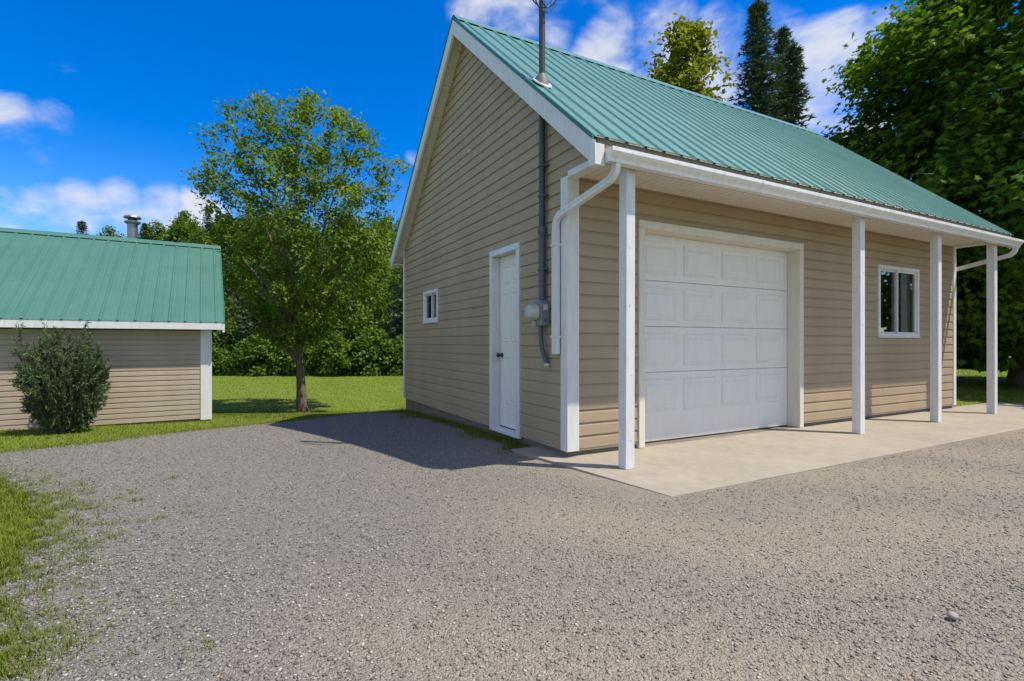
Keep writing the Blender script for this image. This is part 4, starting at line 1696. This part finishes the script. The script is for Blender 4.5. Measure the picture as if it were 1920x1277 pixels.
# deep green behind the maple, right of the garage
for i, (x, y, k, s) in enumerate(((15.5, 24, 's', 1.6), (18.5, 25, 's', 1.7), (22, 25, 's', 1.7), (25.5, 26, 's', 1.8), (29, 27, 's', 1.8), (20, 28.5, 'a', .8), (24, 29, 'b', .85), (28, 30, 'a', .9), (33, 30, 'b', .9), (37, 31, 'a', 1.0))):
    e = wood(k, x, y, s, i * 1.3)
    e['label'] = 'leafy shrub in the deep shade behind the tall maple' if k == 's' else 'dark leafy tree in the shade behind the tall maple'
    e['group'] = 'shrubs behind the maple' if k == 's' else 'trees behind the maple'

e = copy_plant(first['b'], (14.3, 8.7, 0), .7, 1.15)
tag(e, 'leafy tree beside the drive, mirrored in the porch window', 'tree')

# --- the yew bush in front of the shed
bp = on_ground(121, 810)
g = np.random.default_rng(77)
paths, tips, tipd = [], [], []
nst = 210
for i in range(nst):
    a = g.uniform(0, 6.28)
    f = g.random() ** .6
    tilt = f * .62
    L = (1.52 * (1 - .18 * f) if g.random() > .08 else 1.72) * g.uniform(.45, 1.0)
    d = np.array([math.cos(a) * math.sin(tilt), math.sin(a) * math.sin(tilt), math.cos(tilt)])
    s = np.array([math.cos(a) * .12 * f, math.sin(a) * .12 * f, 0])
    e_ = s + d * L
    mid = s + d * L * .5 + np.array([math.cos(a), math.sin(a), -.2]) * .30 * f
    P = bez(s, mid, e_, 8)
    paths.append((P, np.linspace(.016, .004, 8)))
    # side shoots
    for j in range(15):
        t = g.uniform(.16, 1.0)
        k = t * 7
        b0 = P[int(k)] + (P[min(int(k) + 1, 7)] - P[int(k)]) * (k - int(k))
        dd = unit((d * .7 + g.normal(0, .55, 3) + np.array([0, 0, .25]))[None])[0]
        l_ = g.uniform(.10, .26)
        q_ = np.array([b0, b0 + dd * l_ * .5, b0 + dd * l_ + np.array([0, 0, .02])])
        paths.append((q_, np.array([.005, .004, .002])))
        for w in np.linspace(.1, 1, 6):
            tips.append(b0 + dd * l_ * w)
            tipd.append(dd)
tips, tipd = np.array(tips), np.array(tipd)
nv = len(tips)
rep = 4
pos = np.repeat(tips, rep, 0) + g.normal(0, .010, (nv * rep, 3))
dr = unit(np.repeat(tipd, rep, 0) * .8 + g.normal(0, .62, (nv * rep, 3)))
ax, ay, az = frames(dr, g.normal(0, 1, dr.shape))
NEED_V = [(-.5, 0, 0), (.5, 0, 0), (.32, .7, .05), (0, 1, 0), (-.32, .7, .05)]
NEED_F = [(0, 1, 2), (0, 2, 4), (4, 2, 3)]
sz = np.column_stack([g.uniform(.012, .020, len(pos)), g.uniform(.050, .095, len(pos)), np.full(len(pos), .02)])
hh = (pos[:, 2] / 1.8)
cv, cf, cr = scatter(NEED_V, NEED_F, pos, ax, ay, az, sz, np.clip(g.normal(.35, .2, len(pos)) + .25 * (hh - .4), 0, 1))
bv, bf = tubes(paths, 5)
bush = empty('yew_bush', (bp.x, bp.y, bp.z - .02), .0)
bush.scale = (.64, .64, .98)
link('stem', np_mesh('stem', bv, bf), M['bark'], bush, smooth=True)
link('foliage', np_mesh('foliage', cv, cf, cr), M['needle_yew'], bush)
tag(bush, 'dark green upright yew bush standing in front of the shed', 'bush')

# ------------------------------------------------------------------ grass
BLADE_V = [(-.5, 0, 0), (.5, 0, 0), (.36, .55, .10), (-.36, .55, .10), (0, 1.0, .34)]
BLADE_F = [(0, 1, 2), (0, 2, 3), (3, 2, 4)]


def blades(P, h0, h1, w, seed, tone=.45):
    g = np.random.default_rng(seed)
    k = len(P)
    pos = np.column_stack([P, ground_z(P[:, 0], P[:, 1]) - .012])
    a = g.uniform(0, 2 * np.pi, k)
    lean = np.abs(g.normal(0, .45, k))
    d = np.column_stack([np.cos(a) * lean, np.sin(a) * lean, np.ones(k)])
    nrm = np.column_stack([np.cos(a), np.sin(a), -.2 * np.ones(k)])
    ax, ay, az = frames(d, nrm)
    h = g.uniform(h0, h1, k)
    size = np.column_stack([w * g.uniform(.7, 1.3, k), h, h])
    patch = .18 * np.sin(P[:, 0] * 1.9 + 1.1 * np.sin(P[:, 1] * 1.3)) * np.sin(P[:, 1] * 1.6)
    return scatter(BLADE_V, BLADE_F, pos, ax, ay, az, size, np.clip(tone + patch + g.normal(0, .2, k), 0, 1))


def joined(name, parts, mat, label, cat):
    VV, FF, RR, off = [], [], [], 0
    for v_, f_, r_ in parts:
        VV.append(v_)
        FF.append(f_ + off)
        RR.append(r_)
        off += len(v_)
    o = link(name, np_mesh(name, np.concatenate(VV), np.concatenate(FF), np.concatenate(RR)), mat)
    tag(o, label, cat, kind='stuff')
    return o


g = np.random.default_rng(9)


def footprint(P):
    """not inside the garage, its apron or the shed"""
    L = in_garage_axes(P)
    bad = (L[:, 0] > -.015) & (L[:, 0] < LEN + .05) & (L[:, 1] > -1.5) & (L[:, 1] < W + .03)
    bad |= (L[:, 0] > -.02) & (L[:, 0] < 9.9) & (L[:, 1] > -1.45) & (L[:, 1] < .06)
    dx, dy = P[:, 0] - corner.x, P[:, 1] - corner.y
    u_, v_ = dx * sc_ + dy * ss_, -dx * ss_ + dy * sc_
    return ~(bad | ((u_ < .02) & (v_ > .0) & (u_ > -SK * SLEN - .1) & (v_ < SK * SDEP)))


def field(n, x0, x1, y0, y1, gravel=False, cone=1.15):
    P = np.column_stack([g.uniform(x0, x1, n), g.uniform(y0, y1, n)])
    P = P[np.abs(P[:, 0]) < cone * P[:, 1] + .6]
    P = P[footprint(P)]
    if not gravel:
        P = P[~inside(GRAVEL, P)]
    return P


def verge(n, pts, sig):
    """blades scattered about an edge line, thinning to both sides"""
    pts = np.array(pts)
    k_ = g.integers(0, len(pts) - 1, n)
    t_ = g.random(n)[:, None]
    P = pts[k_] * (1 - t_) + pts[k_ + 1] * t_ + g.normal(0, 1, (n, 2)) * (sig * g.random(n) ** .7 * 1.6)[:, None]
    clump = np.sin(P[:, 0] * 23 + 3 * np.sin(P[:, 1] * 11)) * np.sin(P[:, 1] * 19 + 2 * np.sin(P[:, 0] * 9))
    P = P[g.random(n) < np.clip(.5 + .9 * clump, .05, 1)]
    return P[footprint(P)]


left_edge = [tuple(on_ground(u, v).xy) for u, v in left_px]
far_line = [(e.x, e.y) for e in edge]
parts = [blades(field(36000, -5.5, -1.0, 1.2, 4.4), .022, .070, .0045, 1, .50),
         blades(verge(60000, left_edge[1:], .155), .016, .058, .0045, 11, .60),
         blades(verge(16000, far_line, .16), .018, .050, .0055, 12, .68),
         blades(field(60000, -12, -1.5, 4.6, 9.6), .020, .055, .0055, 2, .55),
         blades(field(60000, -12, 1.0, 9.4, 14), .020, .050, .009, 3, .52),
         blades(field(70000, -28, 2.0, 14, 30.5), .022, .050, .016, 4, .50),
         blades(field(26000, 7.5, 24, 6.5, 26), .025, .060, .014, 5, .35)]
joined('grass', parts, M['grass'], 'short mown green grass of the lawn', 'grass')


# weeds straggling into the gravel from its edges and along the garage wall
def near_edge(n, sig, lo, hi):
    """tuft centres scattered about the gravel outline"""
    idx = g.integers(lo, hi, n)
    return GRAVEL[idx % len(GRAVEL)] + g.normal(0, sig, (n, 2))


def tufts(C, per, rad):
    P = np.repeat(C, per, 0)
    return P + g.normal(0, rad, P.shape)


# along the left verge
Lc = [on_ground(u, v).xy for u, v in [(60, 930), (100, 960), (150, 950), (190, 985), (120, 1010), (85, 1065), (100, 1095), (60, 1110), (90, 1150), (170, 955), (225, 935), (265, 978), (205, 1010), (110, 925), (60, 1180), (70, 1235), (50, 1255), (350, 950), (150, 1030), (80, 985), (135, 905), (45, 1040), (385, 1215)]]
Lc = np.array([(c.x, c.y) for c in Lc])
Lc = np.vstack([Lc, Lc[:17] + g.normal(0, .11, (17, 2)), Lc[:17] + g.normal(0, .16, (17, 2)), Lc[:14] + g.normal(0, .22, (14, 2))])
w_parts = [blades(tufts(Lc, 46, .028), .022, .050, .0042, 21, .42)]
# along the foot of the gable wall
n = 11000
Yl = g.uniform(.55, 5.9, n)
Xl = -.03 - np.abs(g.normal(0, .16, n)) * (.55 + .55 * (np.sin(Yl * 3.1) + np.sin(Yl * 1.7 + 1)) ** 2 / 2)
P = np.array([tuple(to_world(a, b).xy) for a, b in zip(Xl, Yl)])
w_parts.append(blades(P, .02, .075, .0065, 22, .38))
# ragged fringe of the far verge
i0 = 0
far_edge = np.array([(e.x, e.y) for e in edge])
seg_t = g.random(3600)
seg_i = g.integers(0, len(far_edge) - 1, 3600)
P = far_edge[seg_i] * (1 - seg_t[:, None]) + far_edge[seg_i + 1] * seg_t[:, None] + np.column_stack([g.normal(0, .06, 3600), -np.abs(g.normal(0, .10, 3600))])
w_parts.append(blades(P[footprint(P)], .02, .050, .006, 23, .72))
joined('weeds', w_parts, M['grass'], 'grass tufts and weeds straggling into the gravel', 'weeds')

# fallen leaves by the slab corner
for i, (X, Y) in enumerate(((-.42, .38), (-.50, .60), (-.36, .20), (-.62, .72), (-.30, -.62), (-.95, 1.55), (-.45, 2.75), (-.25, 2.1))):
    p_ = to_world(X, Y)
    v_ = [(x * .045, y * .045, z * .045 + .016) for x, y, z in LEAF_V]
    lf_ = MB().add(v_, LEAF_F).build('fallen_leaf', M['dry_leaf'])
    lf_.location = (p_.x, p_.y, float(gravel_z(p_.x, p_.y)) + .002)
    lf_.rotation_euler = (random.uniform(-.2, .2), random.uniform(-.2, .2), random.uniform(0, 6))
    at = lf_.data.attributes.new('rnd', 'FLOAT', 'POINT')
    at.data.foreach_set('value', np.full(len(lf_.data.vertices), random.random(), dtype=np.float32))
    tag(lf_, 'small yellow fallen leaf on the gravel by the garage side wall', 'leaf', 'fallen yellow leaves')

# the one larger stone on the drive
rp = on_ground(1786, 1160)
rv = iv * np.array([.036, .026, .022]) * (1 + np.random.default_rng(3).uniform(-.16, .16, (12, 1)))
o = link('stone', np_mesh('stone', rv, np.array(iff)), M['rock'])
md = o.modifiers.new('subdivision', 'SUBSURF')
md.levels = md.render_levels = 1
o.location = (rp.x, rp.y, rp.z + .014)
o.rotation_euler = (.1, .1, .5)
tag(o, 'pale fist-sized stone lying alone on the gravel', 'stone')
